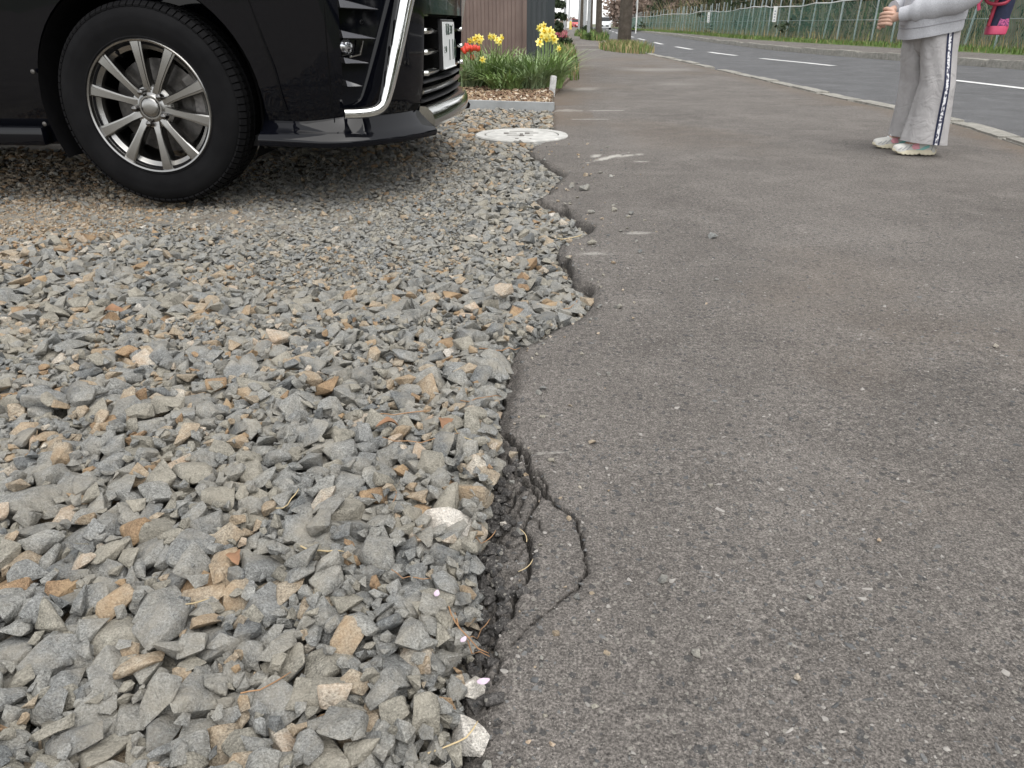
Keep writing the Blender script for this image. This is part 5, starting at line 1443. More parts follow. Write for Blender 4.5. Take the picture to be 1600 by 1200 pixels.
def bush(name, x, y, r, h, label, seed, mat, n=900, ls=0.05, group=None, cat='bush'):
    rg = np.random.default_rng(seed); root = empty(name, (x, y, 0)); tag(root, label, cat, group)
    cen = [(rg.normal(0, r * .45), rg.normal(0, r * .45), h * rg.uniform(.15, .85), r * .5) for _ in range(16)]
    V, T = leaf_cloud(rg, n, cen, ls); V[:, 2] = np.maximum(V[:, 2], 0.01)
    tag(link('foliage', arr_mesh('foliage', V, T, mat), root), kind='stuff')
    st = MB()
    for k in range(5): st.tube([(0, 0, -.05), (r * .4 * math.cos(k * 1.3), r * .4 * math.sin(k * 1.3), h * .7)], [r * .06, r * .02], 5)
    st.build('stems', M_BARK, root, 60)
bush('round_bush', 3.28, 33.6, 0.16, 0.27, 'small round bright green bush at the sidewalk edge', 61, M_BUSH, 1500, .025)
bush('foot_bush', 4.05, 44.5, 0.42, 0.42, 'low dark bush at the foot of the leaning trunk', 62, M_CON, 1800, .06)
tree('garden_conifer', 1.12, 24.5, 0.10, 3.4, 'dark green garden conifer behind the shed corner', None, 63, M_CON, 'conifer', crown_r=0.62, nleaf=5200, lsize=.07, cat='conifer')
bush('garden_hedge', 1.75, 34.0, 0.35, 0.7, 'dark clipped hedge left of the sidewalk beyond the shed', 64, M_CON, 2600, .07)

# ------------------------------------------------------------------ wire fence across the road
M_GALV = simple('galvanised_post', (0.40, 0.46, 0.47), 0.55, 0.3, var=0.2, scale=6)
M_GREEN = simple('green_net_wire', (0.085, 0.21, 0.155), 0.6, var=0.2, scale=4)
fence = empty('wire_fence', (float(ipl(FB, 20)), 20.0, 0.1)); tag(fence, 'long green mesh fence with leaning grey posts across the road', 'fence')
fo = fence.location.copy()
rgf = random.Random(8)
ys = [8.0]
while ys[-1] < 118: ys.append(ys[-1] + (1.12 if ys[-1] < 60 else 2.2))
rail = []
for k, y in enumerate(ys):
    x = float(ipl(FB, y)) - fo.x; yy = y - fo.y
    h = 1.52 + rgf.uniform(-.05, .09); ln = rgf.uniform(0.04, 0.16); lx = rgf.uniform(-0.05, 0.05)
    top = (x + lx * h, yy - ln * h, h)
    MB().tube([(x, yy, -0.15), (x + lx * h * .5, yy - ln * h * .5, h * .5), top], 0.026 if k % 4 else 0.032, 7).build('post', M_GALV, fence, 60)
    zr = 1.14 + 0.05 * math.sin(k * .55) + rgf.uniform(-.03, .03)
    rail.append((x + lx * zr - 0.03, yy - ln * zr, zr))
MB().tube(rail, 0.018, 6).build('top_wire', simple('top_wire', (0.55, 0.56, 0.55), 0.5, scale=3), fence, 60)
MB().tube([(p[0], p[1], 0.62) for p in rail], 0.006, 5).build('mid_wire', M_GALV, fence, 60)
# diamond netting as real wires (thin strips)
V = []; T = []
def strand(p, q, w):
    o_ = len(V); d = (Vector(q) - Vector(p)).normalized(); s_ = d.cross(Vector((1, 0, 0))).normalized() * w
    P, Q = Vector(p), Vector(q)
    V.extend([tuple(P - s_), tuple(P + s_), tuple(Q + s_), tuple(Q - s_)]); T.append((o_, o_ + 1, o_ + 2, o_ + 3))
Hn = 1.12
def fpos(y, z): return (float(ipl(FB, y)) - fo.x - 0.035, y - fo.y - 0.09 * z, z)
y = 8.0
while y < 105:
    pitch = 0.07 if y < 26 else (0.10 if y < 45 else 0.2)
    w = 0.0045 if y < 26 else (0.008 if y < 45 else 0.016)
    strand(fpos(y, 0.02), fpos(y + Hn * .62, Hn), w); strand(fpos(y + Hn * .62, 0.02), fpos(y, Hn), w)
    y += pitch
tag(link('netting', arr_mesh('netting', np.array(V), np.array(T), M_GREEN), fence), kind='stuff')
M_SIGN = simple('white_sign_board', (0.78, 0.78, 0.76), 0.5, var=0.05, scale=5)
M_INKS = simple('sign_ink', (0.06, 0.08, 0.2), 0.6, scale=5)
for i, (y, lab) in enumerate(((31.6, 'narrow white notice board hung on the green fence'), (47.5, 'smaller-looking narrow white notice board farther along the green fence'))):
    root = empty('notice_board', (float(ipl(FB, y)) - 0.12, y, 0.0)); tag(root, lab, 'sign', 'notice boards on the fence'); root.rotation_euler = (0, 0, R(-35))
    MB().box((0, 0, 0.95), (0.15, 0.012, 0.54), bev=.003).build('board', M_SIGN, root)
    for k in range(4): MB().box((0.0, -0.008, 1.05 - k * .10), (0.05, 0.003, 0.03)).build('lettering', M_INKS, root)
    for z in (0.75, 1.15): MB().tube([(0, 0.006, z), (0.06, 0.12, z)], .004, 5).build('tie_wire', M_GALV, root)
# round sign on a pole by the far kerb
rs = empty('round_road_sign', (9.4, 62.0, 0.05)); tag(rs, 'round road sign seen edge-on on a white pole behind the thick trunk', 'road sign')
MB().tube([(0, 0, -.1), (0, 0, 2.2)], 0.045, 10).build('pole', M_SIGN, rs, 60)
MB().lathe([(0.3, -0.01), (0.3, 0.01), (0, 0.01)], 28, M=Matrix.Translation((-0.06, -.06, 1.85)) @ Matrix.Rotation(R(70), 4, 'Z') @ Matrix.Rotation(R(90), 4, 'X')).build('disc', M_POLE, rs, 40)

# ------------------------------------------------------------------ woodland behind the fence
rgw = np.random.default_rng(91)
lab = {'conifer': 'dark conifer standing in the wood behind the fence', 'tall': 'tall bare-stemmed tree with high crown behind the fence', 'bare': 'brown leafless tree beyond the bend of the fence'}
for k in range(34):
    y = 9 + 95 * (k / 34) ** 1.25 + rgw.uniform(-1, 1); off = rgw.uniform(1.5, 7.5)
    x = float(ipl(FB, y)) + off
    kind = 'conifer' if k % 3 else 'tall'
    if y > 70 and k % 2: kind = 'bare'
    mat = M_CON if kind != 'bare' else M_BROWNTW
    if kind == 'tall' and k % 2: mat = M_LEAFG
    tree('woodland_tree', x, y, rgw.uniform(.10, .17), rgw.uniform(7, 11), lab[kind], 'woodland trees behind the fence', 100 + k, mat, 'conifer' if kind == 'conifer' else 'high', z0=0.12 + off * .012, crown_r=rgw.uniform(1.9, 2.7),
         nleaf=2600, lsize=0.16, lean=rgw.uniform(-.02, .02), bark=M_BARK2 if k % 2 else M_BARK)
# undergrowth stems and ivy
pts = []
V = []; T = []; Mi = []
for k in range(5200):
    y = 8 + 80 * rgw.random() ** 1.5; x = float(ipl(FB, y)) + 0.35 + 6.0 * rgw.random() ** 1.4; h = rgw.uniform(.5, 2.6); z = 0.12
    lx, ly = rgw.normal(0, .25, 2) * h; w = rgw.uniform(.004, .016) * (1 + y / 60); o_ = len(V)
    for t in (0, .5, 1):
        bx_o = math.sin(t * 3) * .08 * h
        V += [(x + lx * t * t + bx_o - w * (1.1 - t), y + ly * t * t, z + h * t), (x + lx * t * t + bx_o + w * (1.1 - t), y + ly * t * t + w * (1.1 - t), z + h * t)]
    T += [(o_, o_ + 1, o_ + 3, o_ + 2), (o_ + 2, o_ + 3, o_ + 5, o_ + 4)]; Mi += [int(rgw.choice([0, 0, 1, 2]))] * 2
tag(link('undergrowth', arr_mesh('undergrowth', np.array(V), np.array(T), [M_BARK2, M_GR_DRY, M_BUSH], Mi)), 'tangled bare stems and brush behind the wire fence', 'undergrowth', kind='stuff')
cen = []
for k in range(260):
    y = 8 + 85 * rgw.random() ** 1.4; cen.append((float(ipl(FB, y)) + rgw.uniform(1.2, 9), y, rgw.uniform(.2, 1.8), rgw.uniform(.4, 1.0)))
V, T = leaf_cloud(rgw, 26000, cen, 0.09)
V[:, 2] = np.maximum(V[:, 2], .1)
tag(link('ivy_thicket', arr_mesh('ivy_thicket', V, T, [M_CON, M_BUSH, M_BROWNTW], rgw.choice([0, 0, 0, 1, 2], len(T)))), 'dark leafy thicket filling the wood behind the fence', 'thicket', kind='stuff')
cen = [(20 + rgw.uniform(0, 10) + max(0, y - 60) * .15, y, rgw.uniform(.5, 8.5), rgw.uniform(1.2, 2.4)) for y in rgw.uniform(-25, 150, 420)]
cen += [(12.5 + rgw.uniform(0, 8), y, rgw.uniform(.5, 8.5), rgw.uniform(1.0, 2.0)) for y in rgw.uniform(-25, 6, 90)]
V, T = leaf_cloud(rgw, 52000, cen, 0.38)
V[:, 2] = np.maximum(V[:, 2], .1)
tag(link('far_wood', arr_mesh('far_wood', V, T, [M_CON, M_LEAFG, M_BROWNTW], rgw.choice([0, 0, 0, 0, 1, 2], len(T)))), 'deep mixed wood closing the view behind the fence', 'wood', kind='stuff')
cen = [(rgw.uniform(-40, 18), rgw.uniform(175, 215), rgw.uniform(-0.5, 0.9), 1.2) for _ in range(120)]
V, T = leaf_cloud(rgw, 9000, cen, 0.5); V[:, 2] = np.maximum(V[:, 2], 0)
tag(link('distant_trees', arr_mesh('distant_trees', V, T, M_BROWNTW)), 'hazy brown trees at the far end of the street', 'trees', kind='stuff')
cen = [(rgw.uniform(17, 30), rgw.uniform(120, 150), rgw.uniform(0, 6), 2.2) for _ in range(80)]
V, T = leaf_cloud(rgw, 9000, cen, 0.4); V[:, 2] = np.maximum(V[:, 2], 0)
tag(link('bare_grove', arr_mesh('bare_grove', V, T, M_BROWNTW)), 'pinkish brown bare grove where the road bends', 'trees', kind='stuff')

# ------------------------------------------------------------------ distant cars
M_WPAINT = Mat('white_car_paint', 0.2, 0, 0.5).color((0.78, 0.79, 0.80)).m
def car(name, x, y, rz, label, paint, z=ROAD_Z):
    root = empty(name, (x, y, z), rz); tag(root, label, 'car', 'cars on the street')
    W = 0.85
    prof = [(-2.0, .35, .80), (-2.05, .55, .84), (-1.95, .80, .85), (-1.0, .95, .84), (-.45, 1.05, .80)]
    b = MB(); rings = []
    for yy, zt, hw in [(-2.08, .62, .66), (-2.0, .74, .78), (-1.85, .82, .84), (-1.0, .97, .85), (0, .98, .85), (1.2, 1.0, .85), (1.9, .98, .82), (2.05, .9, .75)]:
        rings.append([(-hw, yy, .22), (-hw * 1.02, yy, .5), (-hw * .97, yy, zt - .04), (-hw * .85, yy, zt), (hw * .85, yy, zt), (hw * .97, yy, zt - .04), (hw * 1.02, yy, .5), (hw, yy, .22)])
    b.loft(rings); b.build('body', paint, root, 35)
    b = MB(); b.loft([[(-.74, -1.05, .96), (.74, -1.05, .96), (.74, 1.75, .98), (-.74, 1.75, .98)], [(-.58, -.25, 1.44), (.58, -.25, 1.44), (.58, 1.35, 1.44), (-.58, 1.35, 1.44)]]); b.build('cabin', M_WGLASS, root, 30)
    MB().box((0, .55, 1.46), (1.2, 1.7, .06), bev=.02).build('roof', paint, root)
    for s_ in (-1, 1):
        for yy in (-1.3, 1.3): MB().lathe([(0, -.1), (.31, -.1), (.31, .1), (0, .1)], 20, M=Matrix.Translation((s_ * .76, yy, .31)) @ Matrix.Rotation(R(90), 4, 'Y')).build('wheel', M_RUB, root, 40)
        MB().box((s_ * .60, -2.02, .66), (.32, .1, .12), bev=.02).build('headlight', M_LENS, root)
        MB().box((s_ * .93, -.75, 1.0), (.16, .1, .12), bev=.03).build('wing_mirror', paint, root)
    MB().box((0, -2.07, .42), (1.1, .06, .18), bev=.02).build('grille', M_TRIM, root)
    MB().box((0, -2.115, .45), (.33, .01, .165)).build('number_plate', M_PLATE, root)
    return root
car('white_car', 12.15, 108, R(-5), 'white car approaching on the road behind the roadside trunks', M_WPAINT)
car('parked_car', 12.2, 160, R(10), 'red and white car far off at the end of the sidewalk', simple('red_car_paint', (0.55, 0.10, 0.10), 0.3, scale=1))
car('parked_car', 13.8, 165, R(8), 'white car far off beside the red one', M_WPAINT)
yb = empty('street_marker', (6.75, 97, 0)); tag(yb, 'yellow and white roadside marker at the far end of the sidewalk', 'marker')
MB().lathe([(.16, 0), (.13, .8), (.1, .9), (0, .92)], 14, M=Matrix.Translation((.18, 0, 0))).build('yellow_post', simple('marker_yellow', (.65, .48, .12), .6, scale=4), yb, 40)
MB().box((-.12, 0, .5), (.3, .1, .7), bev=.02).build('white_board', M_SIGN, yb)
# ------------------------------------------------------------------ child standing on the sidewalk (local: x forward, y to the near side, z up)
M_SKIN = simple('skin', (0.52, 0.33, 0.25), 0.55, var=0.08, scale=30)
M_HOOD = Mat('grey_marl_fleece', 0.95, 0, 0.2)
_f = M_HOOD.noise(260, 3, 0.8)
M_HOOD.color(M_HOOD.ramp(_f, [(0.3, (0.34, 0.345, 0.37)), (0.7, (0.56, 0.565, 0.59))])).bump(M_HOOD.noise(60, 4), 0.25, 0.006)
M_HOOD = M_HOOD.m
M_PANT = Mat('pale_grey_jersey', 0.9, 0, 0.2)
M_PANT.color(M_PANT.ramp(M_PANT.noise(12, 4), [(0.3, (0.345, 0.333, 0.332)), (0.7, (0.41, 0.398, 0.397))])).bump(M_PANT.noise(11, 4, 0.6, dist=1.2), 0.7, 0.02)
M_PANT = M_PANT.m
M_TAPEW = Mat('printed_white_tape', 0.8)
_b = M_TAPEW.n.new('ShaderNodeTexNoise'); _b.inputs['Scale'].default_value = 95; M_TAPEW.l.new(M_TAPEW.tc.outputs['Object'], _b.inputs['Vector'])
M_TAPEW.color(M_TAPEW.ramp(_b.outputs['Fac'], [(0.44, (0.10, 0.10, 0.14)), (0.50, (0.70, 0.70, 0.72))])); M_TAPEW = M_TAPEW.m
M_NAVY = simple('navy_cloth', (0.012, 0.016, 0.045), 0.8, var=0.3, scale=30)
M_CREAM = simple('cream_shoe', (0.60, 0.59, 0.55), 0.6, var=0.10, scale=20)
M_SOLE = simple('cream_sole', (0.72, 0.66, 0.50), 0.7, var=0.08, scale=20)
M_PINK = simple('pink_patch', (0.75, 0.35, 0.40), 0.5, var=0.15, scale=30)
M_TEAL = simple('teal_patch', (0.22, 0.52, 0.48), 0.5, var=0.1, scale=30)
M_HOT = simple('hot_pink', (0.52, 0.065, 0.14), 0.55, var=0.12, scale=20)
M_RASP = simple('raspberry', (0.32, 0.02, 0.05), 0.5, var=0.2, scale=20)
M_HAIR = simple('dark_hair', (0.015, 0.011, 0.009), 0.45, var=0.3, scale=60)
PER = empty('person', (2.13, 4.10, 0.0), R(170.2))
tag(PER, 'child in grey hoodie and wide striped track pants standing on the pavement, hands clasped', 'person')
# body: one skinned surface
nodes = {'pelvis': ((0.01, 0, .56), .09), 'belly': ((.02, 0, .66), .085), 'chest': ((.02, 0, .80), .09), 'neck0': ((.0, 0, .93), .045), 'neck': ((.005, 0, .97), .036), 'jaw': ((.03, 0, 1.01), .058), 'head': ((.015, 0, 1.08), .082), 'crown': ((.005, 0, 1.14), .066),
         'hipL': ((0, .065, .52), .065), 'kneeL': ((-.03, .08, .30), .042), 'ankL': ((-.045, .09, .075), .030), 'toeL': ((.06, .09, .035), .026),
         'hipR': ((.02, -.065, .52), .065), 'kneeR': ((0, -.09, .30), .042), 'ankR': ((-.01, -.12, .075), .030), 'toeR': ((.09, -.12, .035), .026),
         'shL': ((0, .125, .89), .045), 'elL': ((-.03, .175, .735), .033), 'wrL': ((.205, .07, .655), .020), 'paL': ((.245, .045, .640), .024),
         'shR': ((0, -.125, .89), .045), 'elR': ((-.03, -.175, .735), .033), 'wrR': ((.215, -.03, .685), .020), 'paR': ((.25, .00, .655), .024)}
ed = [('pelvis', 'belly'), ('belly', 'chest'), ('chest', 'neck0'), ('neck0', 'neck'), ('neck', 'jaw'), ('jaw', 'head'), ('head', 'crown'), ('pelvis', 'hipL'), ('hipL', 'kneeL'), ('kneeL', 'ankL'), ('ankL', 'toeL'),
      ('pelvis', 'hipR'), ('hipR', 'kneeR'), ('kneeR', 'ankR'), ('ankR', 'toeR'), ('chest', 'shL'), ('shL', 'elL'), ('elL', 'wrL'), ('wrL', 'paL'), ('chest', 'shR'), ('shR', 'elR'), ('elR', 'wrR'), ('wrR', 'paR')]
nm = list(nodes); me = bpy.data.meshes.new('skel')
me.from_pydata([nodes[k][0] for k in nm], [(nm.index(a), nm.index(b_)) for a, b_ in ed], [])
so = bpy.data.objects.new('skel', me); COL.objects.link(so)
so.modifiers.new('skin', 'SKIN'); sub = so.modifiers.new('sub', 'SUBSURF'); sub.levels = 2; sub.render_levels = 2
sl = me.skin_vertices[0].data
for i, k in enumerate(nm): sl[i].radius = (nodes[k][1],) * 2; sl[i].use_root = (k == 'pelvis')
bpy.context.view_layer.update()
bmh = bpy.data.meshes.new_from_object(so.evaluated_get(bpy.context.evaluated_depsgraph_get()))
bpy.data.objects.remove(so)
b = MB(); b.add([v.co[:] for v in bmh.vertices], [tuple(p.vertices) for p in bmh.polygons])
# fingers: left hand wraps over the right fist
for k in range(4):
    z = 0.668 - 0.0155 * k; l = (0.9, 1.0, 0.95, 0.78)[k]
    b.tube([(.232, .060, z - .004), (.258, .062, z), (.276, .046, z - .002), (.279, .020, z - .005), (.268, .004, z - .007)][:5 if l > .8 else 4], [.0092, .0092, .0088, .0080, .0062][:5 if l > .8 else 4], 8)
b.tube([(.225, .050, .664), (.244, .052, .680), (.262, .034, .688), (.270, .018, .686)], [.010, .010, .0088, .0066], 8)
for k in range(4):
    z = 0.652 - 0.014 * k
    b.tube([(.240, -.018, z), (.262, -.026, z - .002), (.274, -.008, z - .006), (.270, .014, z - .012)], [.009, .009, .0083, .0066], 8)
b.tube([(.235, .0, .672), (.254, .008, .684), (.266, .02, .678)], [.0095, .0095, .007], 8)
# nose and ears
b.tube([(.085, 0, 1.085), (.104, 0, 1.062), (.092, 0, 1.052)], [.006, .0105, .006], 8)
for s_ in (-1, 1): b.tube([(.0, s_ * .078, 1.09), (-.004, s_ * .090, 1.075), (.0, s_ * .080, 1.055)], [.008, .013, .007], 8)
b.build('body', M_SKIN, PER, 80)
hr = MB(); rings = []
for q in np.linspace(0, 1, 9):
    z = 1.00 + .205 * q; rr = .100 * math.sqrt(max(0.02, 1 - ((z - 1.10) / .108) ** 2)) + .004 if z > 1.1 else .102 - .01 * (1.1 - z)
    rings.append([((-.012 + rr * math.cos(a)) if (math.cos(a) < .55 or z > 1.13) else -.012 + rr * .55, rr * math.sin(a) * .95, z) for a in np.linspace(0, 2 * math.pi, 28, endpoint=False)])
hr.loft(rings); hr.build('hair', M_HAIR, PER, 70)
for s_ in (-1, 1):
    MB().lathe([(0, -.006), (.006, -.004), (.0085, 0), (.006, .004), (0, .006)], 12, M=Matrix.Translation((.088, s_ * .030, 1.085))).build('eye', M_HAIR, PER, 80)
MB().tube([(.094, -.016, 1.022), (.1, 0, 1.019), (.094, .016, 1.022)], .0035, 6).build('mouth', M_RASP, PER, 80)

def ring(cx, cy, z, hx, hy, n=48, p=2.3, folds=(), tilt=(0, 0)):
    out = []
    for k in range(n):
        a = 2 * math.pi * k / n; c_, s_ = math.cos(a), math.sin(a)
        r = 1.0 / ((abs(c_) ** p + abs(s_) ** p) ** (1 / p))
        for amp, fr, ph in folds: r *= 1 + amp * math.cos(fr * a + ph)
        x, y = cx + hx * r * c_, cy + hy * r * s_
        out.append((x, y, z + tilt[0] * (x - cx) + tilt[1] * (y - cy)))
    return out
def leg_sections(keys, n=22):
    zs = np.linspace(keys[0][0], keys[-1][0], n); K = np.array(keys)
    return [[z] + [float(np.interp(z, K[:, 0], K[:, j])) for j in range(1, K.shape[1])] for z in zs]
pants = MB(); LEGS = {}
for nm_, keys, sd in (('L', [(.066, -.040, .098, .108, .092), (.10, -.040, .097, .104, .092), (.20, -.040, .095, .092, .090), (.35, -.036, .090, .078, .092), (.50, -.008, .072, .080, .084), (.60, .005, .065, .088, .080), (.66, .01, .06, .09, .08)], 0.4),
                      ('R', [(.066, -.022, -.120, .100, .088), (.10, -.020, -.119, .098, .088), (.20, -.010, -.115, .088, .088), (.35, .006, -.105, .076, .092), (.50, .040, -.078, .076, .084), (.60, .03, -.07, .088, .08), (.66, .02, -.07, .09, .08)], 2.0)):
    secs = leg_sections(keys); rings = []
    for z, cx, cy, hx, hy in secs:
        q = 1 - min(1, max(0, (z - .05) / .5))
        rings.append(ring(cx, cy, z, hx, hy, 56, 2.4, [(0.075 * q, 3, sd + 2.6 * z), (0.035, 5, sd * 2 + 9 * z), (0.02, 8, 17 * z + sd)], (0.05, 0)))
    inner = [tuple(Vector((c_[0], c_[1], c_[2] + .012)) ) for c_ in [((secs[0][1] + (p[0] - secs[0][1]) * .93), (secs[0][2] + (p[1] - secs[0][2]) * .93), p[2]) for p in rings[0]]]
    deep = [(secs[3][1] + (p[0] - secs[3][1]) * .9, secs[3][2] + (p[1] - secs[3][2]) * .9, p[2]) for p in rings[3]]
    pants.loft([deep, inner] + rings, caps=(False, True)); LEGS[nm_] = (secs, rings)
pants.loft([ring(.02, -.01, .47, .035, .03, 56), ring(.018, -.005, .51, .07, .055, 56), ring(.012, 0, .545, .085, .10, 56), ring(.012, 0, .57, .105, .13, 56), ring(.012, 0, .64, .11, .145, 56)])
trousers = pants.build('track_pants', M_PANT, PER, 80)
# side tape following the outer surface of the near leg
secs, rings = LEGS['L']
def tape(off0, off1, lift, mat, name):
    rr = []
    for (z, cx, cy, hx, hy), rg_ in zip(secs, rings):
        pts = [Vector(p) for p in rg_]
        def surf(x):
            best = None
            for k in range(len(pts)):
                p, q_ = pts[k], pts[(k + 1) % len(pts)]
                if p.y < cy or q_.y < cy: continue
                if (p.x - x) * (q_.x - x) <= 0 and abs(p.x - q_.x) > 1e-9:
                    t = (x - p.x) / (q_.x - p.x); best = p.lerp(q_, t)
            return best
        sx = float(np.interp(z, [.05, .35, .6], [-.062, -.048, -.020]))
        a, c2 = surf(sx + off0), surf(sx + off1)
        if a and c2: rr.append([(a.x, a.y + lift, a.z), ((a.x + c2.x) / 2, (a.y + c2.y) / 2 + lift + .0006, (a.z + c2.z) / 2), (c2.x, c2.y + lift, c2.z)])
    MB().loft(rr, close=False, caps=(False, False)).build(name, mat, trousers, 80)
tape(-.0155, -.0062, .0022, M_NAVY, 'stripe_edge'); tape(-.0062, .0062, .0026, M_TAPEW, 'printed_tape'); tape(.0062, .0155, .0022, M_NAVY, 'stripe_edge')
# hoodie
hood = MB(); rings = []
for z, cx, hx, hy, tl in [(.585, .028, .122, .156, -.20), (.572, .028, .130, .166, -.20), (.590, .028, .134, .170, -.20), (.622, .028, .134, .170, -.19), (.630, .028, .138, .174, -.18), (.68, .03, .138, .172, -.10), (.74, .03, .130, .163, -.04), (.82, .02, .118, .160, 0), (.88, .008, .10, .158, 0), (.925, .0, .080, .125, 0), (.955, .0, .062, .075, 0), (.975, .0, .056, .060, 0)]:
    q = max(0, min(1, (.85 - z) / .2))
    rings.append(ring(cx, 0, z, hx, hy, 60, 2.5, [(0.022 * q, 4, 6 * z), (0.016, 7, 17 * z), (0.008, 11, 31 * z)], (tl, 0)))
hood.loft(rings, caps=(False, False))
hoodie = hood.build('hoodie', M_HOOD, PER, 75)
for side in (1, -1):
    sh, el, wr = ((0, .13, .885), (-.045, .195, .745), (.205, .072, .660)) if side > 0 else ((0, -.13, .885), (-.045, -.195, .745), (.215, -.035, .692))
    P_ = cat_curve([sh, tuple((Vector(sh) + Vector(el)) / 2 + Vector((-.01, side * .012, 0))), el, tuple(Vector(el).lerp(Vector(wr), .35) + Vector((0, side * .012, -.006))), tuple(Vector(el).lerp(Vector(wr), .7) + Vector((0, side * .004, -.006))), wr], 5)
    n_ = len(P_); rad = []
    for i in range(n_):
        q = i / (n_ - 1); base = np.interp(q, [0, .25, .45, .7, .84, .87, 1], [.072, .064, .064, .058, .050, .036, .033])
        rad.append(float(base * (1 + .05 * math.sin(q * 37 + side) * (q < .86))))
    MB().tube([tuple(p) for p in P_], rad, 18, caps=(True, True)).build('sleeve', M_HOOD, hoodie, 75)
MB().tube([Vector(p) * 1.0 + Vector(((p[0] - .028) * .006, p[1] * .006, 0)) for p in rings[3]] + [rings[3][0]], .0028, 6).build('hem_seam', simple('seam_thread', (0.33, 0.33, 0.35), .95), hoodie, 70)  # thin tube in slightly darker grey marks the hem band seam
# pouch pocket and hood
pk = MB(); rr = []
for z, x0, w in ((.632, .0, .150), (.66, .0, .150), (.70, .0, .140), (.745, .0, .115), (.765, .0, .10)):
    tl = float(np.interp(z, [.63, .75], [-.18, -.03])); row = []
    for t in np.linspace(-1, 1, 15):
        a = t * (w / .150) * 1.35
        row.append((.03 + .143 * math.cos(a) ** 0.8 if math.cos(a) > 0 else .03, .172 * math.sin(a), z + tl * (.143 * math.cos(a)) + .006))
    rr.append(row)
pk.loft(rr, close=False, caps=(False, False)); pk.build('pouch_pocket', M_HOOD, hoodie, 70)
MB().tube([tuple(p) for p in cat_curve([(.05, .055, .985), (.0, .085, .985), (-.07, .07, .97), (-.10, 0, .93), (-.07, -.07, .97), (.0, -.085, .985), (.05, -.055, .985)], 5)], [.02] * 4 + [.032] * 23 + [.02] * 4, 12).build('hood', M_HOOD, hoodie, 75)
# shoes
for sx, sy, lab in ((.0, .092, 'L'), (.045, -.120, 'R')):
    up = MB(); rings = []
    for x, hw, h, z0 in [(-.095, .018, .050, .022), (-.088, .026, .066, .018), (-.06, .031, .074, .016), (-.03, .031, .072, .016), (0, .032, .060, .016), (.03, .035, .050, .016), (.06, .037, .043, .017), (.085, .034, .037, .019), (.10, .024, .030, .022), (.108, .010, .024, .024)]:
        rings.append([(sx + x, sy + hw * c_, z0 + (h - .002) * max(0, s_) ** .75) for c_, s_ in [(math.cos(a) * (1.0 if math.sin(a) > .1 else 1), math.sin(a)) for a in np.linspace(0, math.pi, 15)]])
    up.loft(rings, close=True)
    shoe = up.build('sneaker', M_CREAM, PER, 60)
    so_ = MB(); rings = []
    for i, x in enumerate(np.linspace(-.104, .112, 30)):
        q = (x + .104) / .216
        hw = .040 * math.sqrt(max(.03, 1 - abs(2 * q - 1) ** 3.2)) * (.88 + .14 * q)
        toe = .020 * max(0, (q - .72) / .28) ** 2; hl = .006 * max(0, (.1 - q) / .1); notch = .004 * (i % 3 == 0); arch = .006 * math.exp(-((q - .42) / .06) ** 2)
        z0 = .001 + toe + hl + notch + arch; z1 = .026 + toe * .35 + .006 * (1 - q)
        rings.append([(sx + x, sy - hw, z0 + .004), (sx + x, sy - hw * 1.04, (z0 + z1) / 2), (sx + x, sy - hw * .95, z1), (sx + x, sy + hw * .95, z1), (sx + x, sy + hw * 1.04, (z0 + z1) / 2), (sx + x, sy + hw, z0 + .004), (sx + x, sy + hw * .6, z0), (sx + x, sy - hw * .6, z0)])
    so_.loft(rings); so_.build('sole', M_SOLE, shoe, 40)
    def patch(poly, mat, nm_):
        vs = []
        for x, z in poly:
            hw = float(np.interp(x, [-.088, -.06, 0, .03, .06, .085], [.026, .031, .032, .035, .037, .034])); h = float(np.interp(x, [-.088, -.06, -.03, 0, .03, .06], [.066, .074, .072, .060, .05, .043]))
            s_ = min(.98, max(0, (z - .017) / h)) ** (1 / .75); vs.append((sx + x, sy + hw * math.sqrt(max(0, 1 - s_ * s_)) + .0022, z))
        MB().add(vs + [(x, y - .004, z) for x, y, z in vs], [tuple(range(len(vs))), tuple(reversed(range(len(vs), 2 * len(vs))))]).build(nm_, mat, shoe)
    patch([(-.012, .034), (.018, .032), (.030, .044), (.022, .056), (-.006, .064)], M_PINK, 'side_patch')
    patch([(-.058, .042), (-.03, .030), (.010, .029), (-.012, .034), (-.034, .048), (-.056, .056)], M_TEAL, 'heel_band')
    for x0, x1, z1_ in ((.052, .030, .052), (.072, .052, .046), (.090, .074, .040), (-.070, -.078, .070)):
        pts = []
        for t in np.linspace(0, 1, 6):
            x = x0 + (x1 - x0) * t; z = .028 + (z1_ - .028) * t
            hw = float(np.interp(x, [-.088, -.06, 0, .03, .06, .085, .1], [.026, .031, .032, .035, .037, .034, .024])); h = float(np.interp(x, [-.088, -.06, -.03, 0, .03, .06, .085, .1], [.066, .074, .072, .060, .05, .043, .037, .03]))
            s_ = min(.98, max(0, (z - .017) / h)) ** (1 / .75); pts.append((sx + x, sy + hw * math.sqrt(max(0, 1 - s_ * s_)) + .0008, z))
        MB().tube(pts, .0022, 6).build('seam_overlay', M_POLE, shoe, 60)
    for k in range(4):
        x = .012 + .013 * k
        MB().tube([(sx + x, sy - .016, .076 - .0085 * k - .0), (sx + x + .002, sy, .083 - .0095 * k), (sx + x, sy + .016, .076 - .0085 * k)], .0032, 6).build('lace', M_PLATE, shoe, 60)
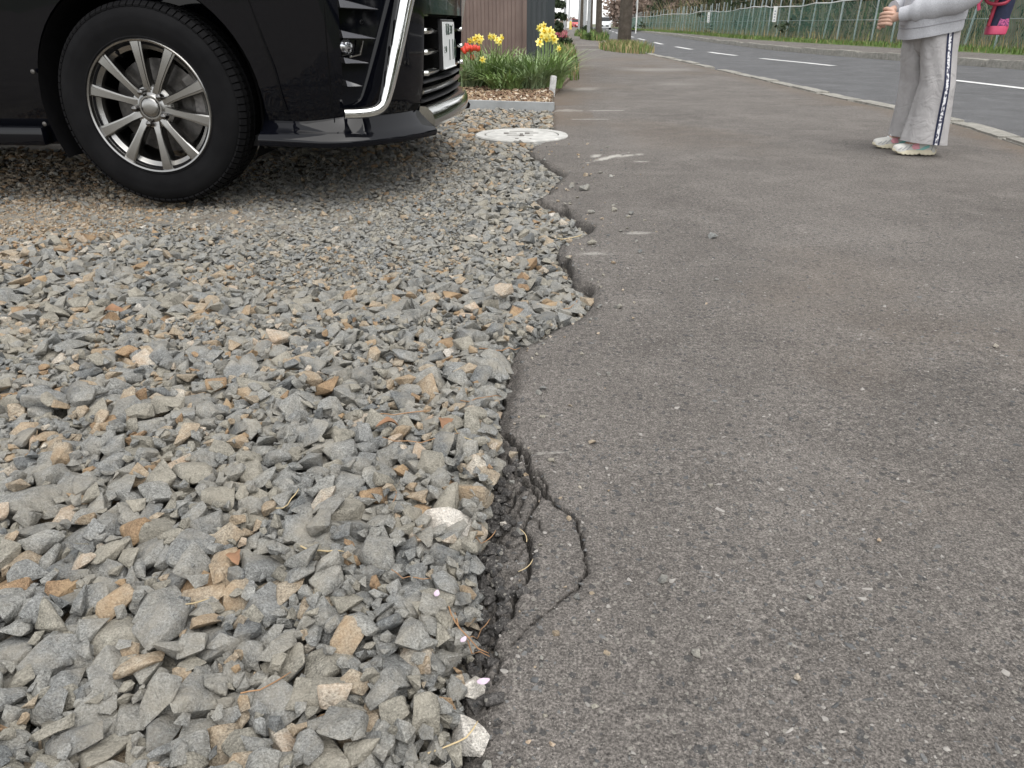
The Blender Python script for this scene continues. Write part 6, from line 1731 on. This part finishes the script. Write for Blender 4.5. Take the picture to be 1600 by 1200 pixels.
# backpack on the back, with straps and a hanging pouch
BP = empty('backpack', (2.13 - .985 * -.19, 4.10 + .17 * -.19, 0.735), R(170.2)); tag(BP, 'pink backpack on the back of the child in the grey hoodie', 'backpack')
MB().box((-.015, 0, .15), (.13, .24, .30), bev=.04).build('pack', M_HOT, BP, 60)
for s_ in (-1, 1):
    MB().tube([tuple(p) for p in cat_curve([(.03, s_ * .08, .27), (.12, s_ * .09, .285), (.20, s_ * .10, .24), (.19, s_ * .125, .13), (.06, s_ * .10, .02), (.055, s_ * .09, -.03), (.045, s_ * .085, -.055)], 5)], .011, 8, flat=.5).build('shoulder_strap', M_HOT, BP, 60)
MB().tube([tuple(p) for p in cat_curve([(.025, .05, .02), (.01, .06, -.018), (-.03, .06, -.030), (-.08, .055, -.022), (-.10, .05, .02)], 6)], .008, 8).build('loop_strap', M_RASP, BP, 60)
PO = empty('shoe_bag', (2.405, 4.06, 0.57), R(170.2)); tag(PO, 'navy bag with hot pink base and glitter patch hanging behind the child', 'bag')
def sec(z, x, hx, hy): return ring(x, 0, z, hx, hy, 24, 3.0)
MB().loft([sec(.0, 0, .040, .030), sec(.004, 0, .046, .036), sec(.034, -.002, .048, .038), sec(.040, -.002, .046, .036)]).build('base', M_HOT, PO, 40)
MB().loft([sec(.038, -.002, .044, .034), sec(.09, -.004, .041, .033), sec(.14, -.010, .040, .032), sec(.20, -.018, .034, .026), sec(.235, -.02, .016, .014)]).build('bag_body', M_NAVY, PO, 50)
M_GLIT = Mat('pink_glitter', 0.4, 0.3); _v = M_GLIT.vor(260)
M_GLIT.color(M_GLIT.ramp(_v.outputs['Color'], [(0.35, (0.09, 0.02, 0.10)), (0.6, (0.55, 0.12, 0.28))])); M_GLIT = M_GLIT.m
MB().add([(-.040, .0345, .041), (.012, .0375, .041), (.006, .0365, .075), (-.012, .036, .068), (-.034, .0345, .074), (-.040, .030, .041), (.012, .032, .041), (.006, .032, .075), (-.012, .032, .068), (-.034, .03, .074)],
         [(0, 1, 2, 3, 4), (9, 8, 7, 6, 5), (0, 5, 6, 1), (1, 6, 7, 2), (2, 7, 8, 3), (3, 8, 9, 4), (4, 9, 5, 0)]).build('glitter_patch', M_GLIT, PO)
MB().tube([(.046, .018, .038), (.042, .020, .09), (.038, .018, .15), (.022, .01, .21)], .009, 8, flat=.6).build('side_trim', M_RASP, PO, 60)
MB().tube([tuple(p) for p in cat_curve([(-.02, 0, .23), (-.01, 0, .28), (.02, 0, .31)], 5)], .005, 6).build('cord', M_HOT, PO, 60)
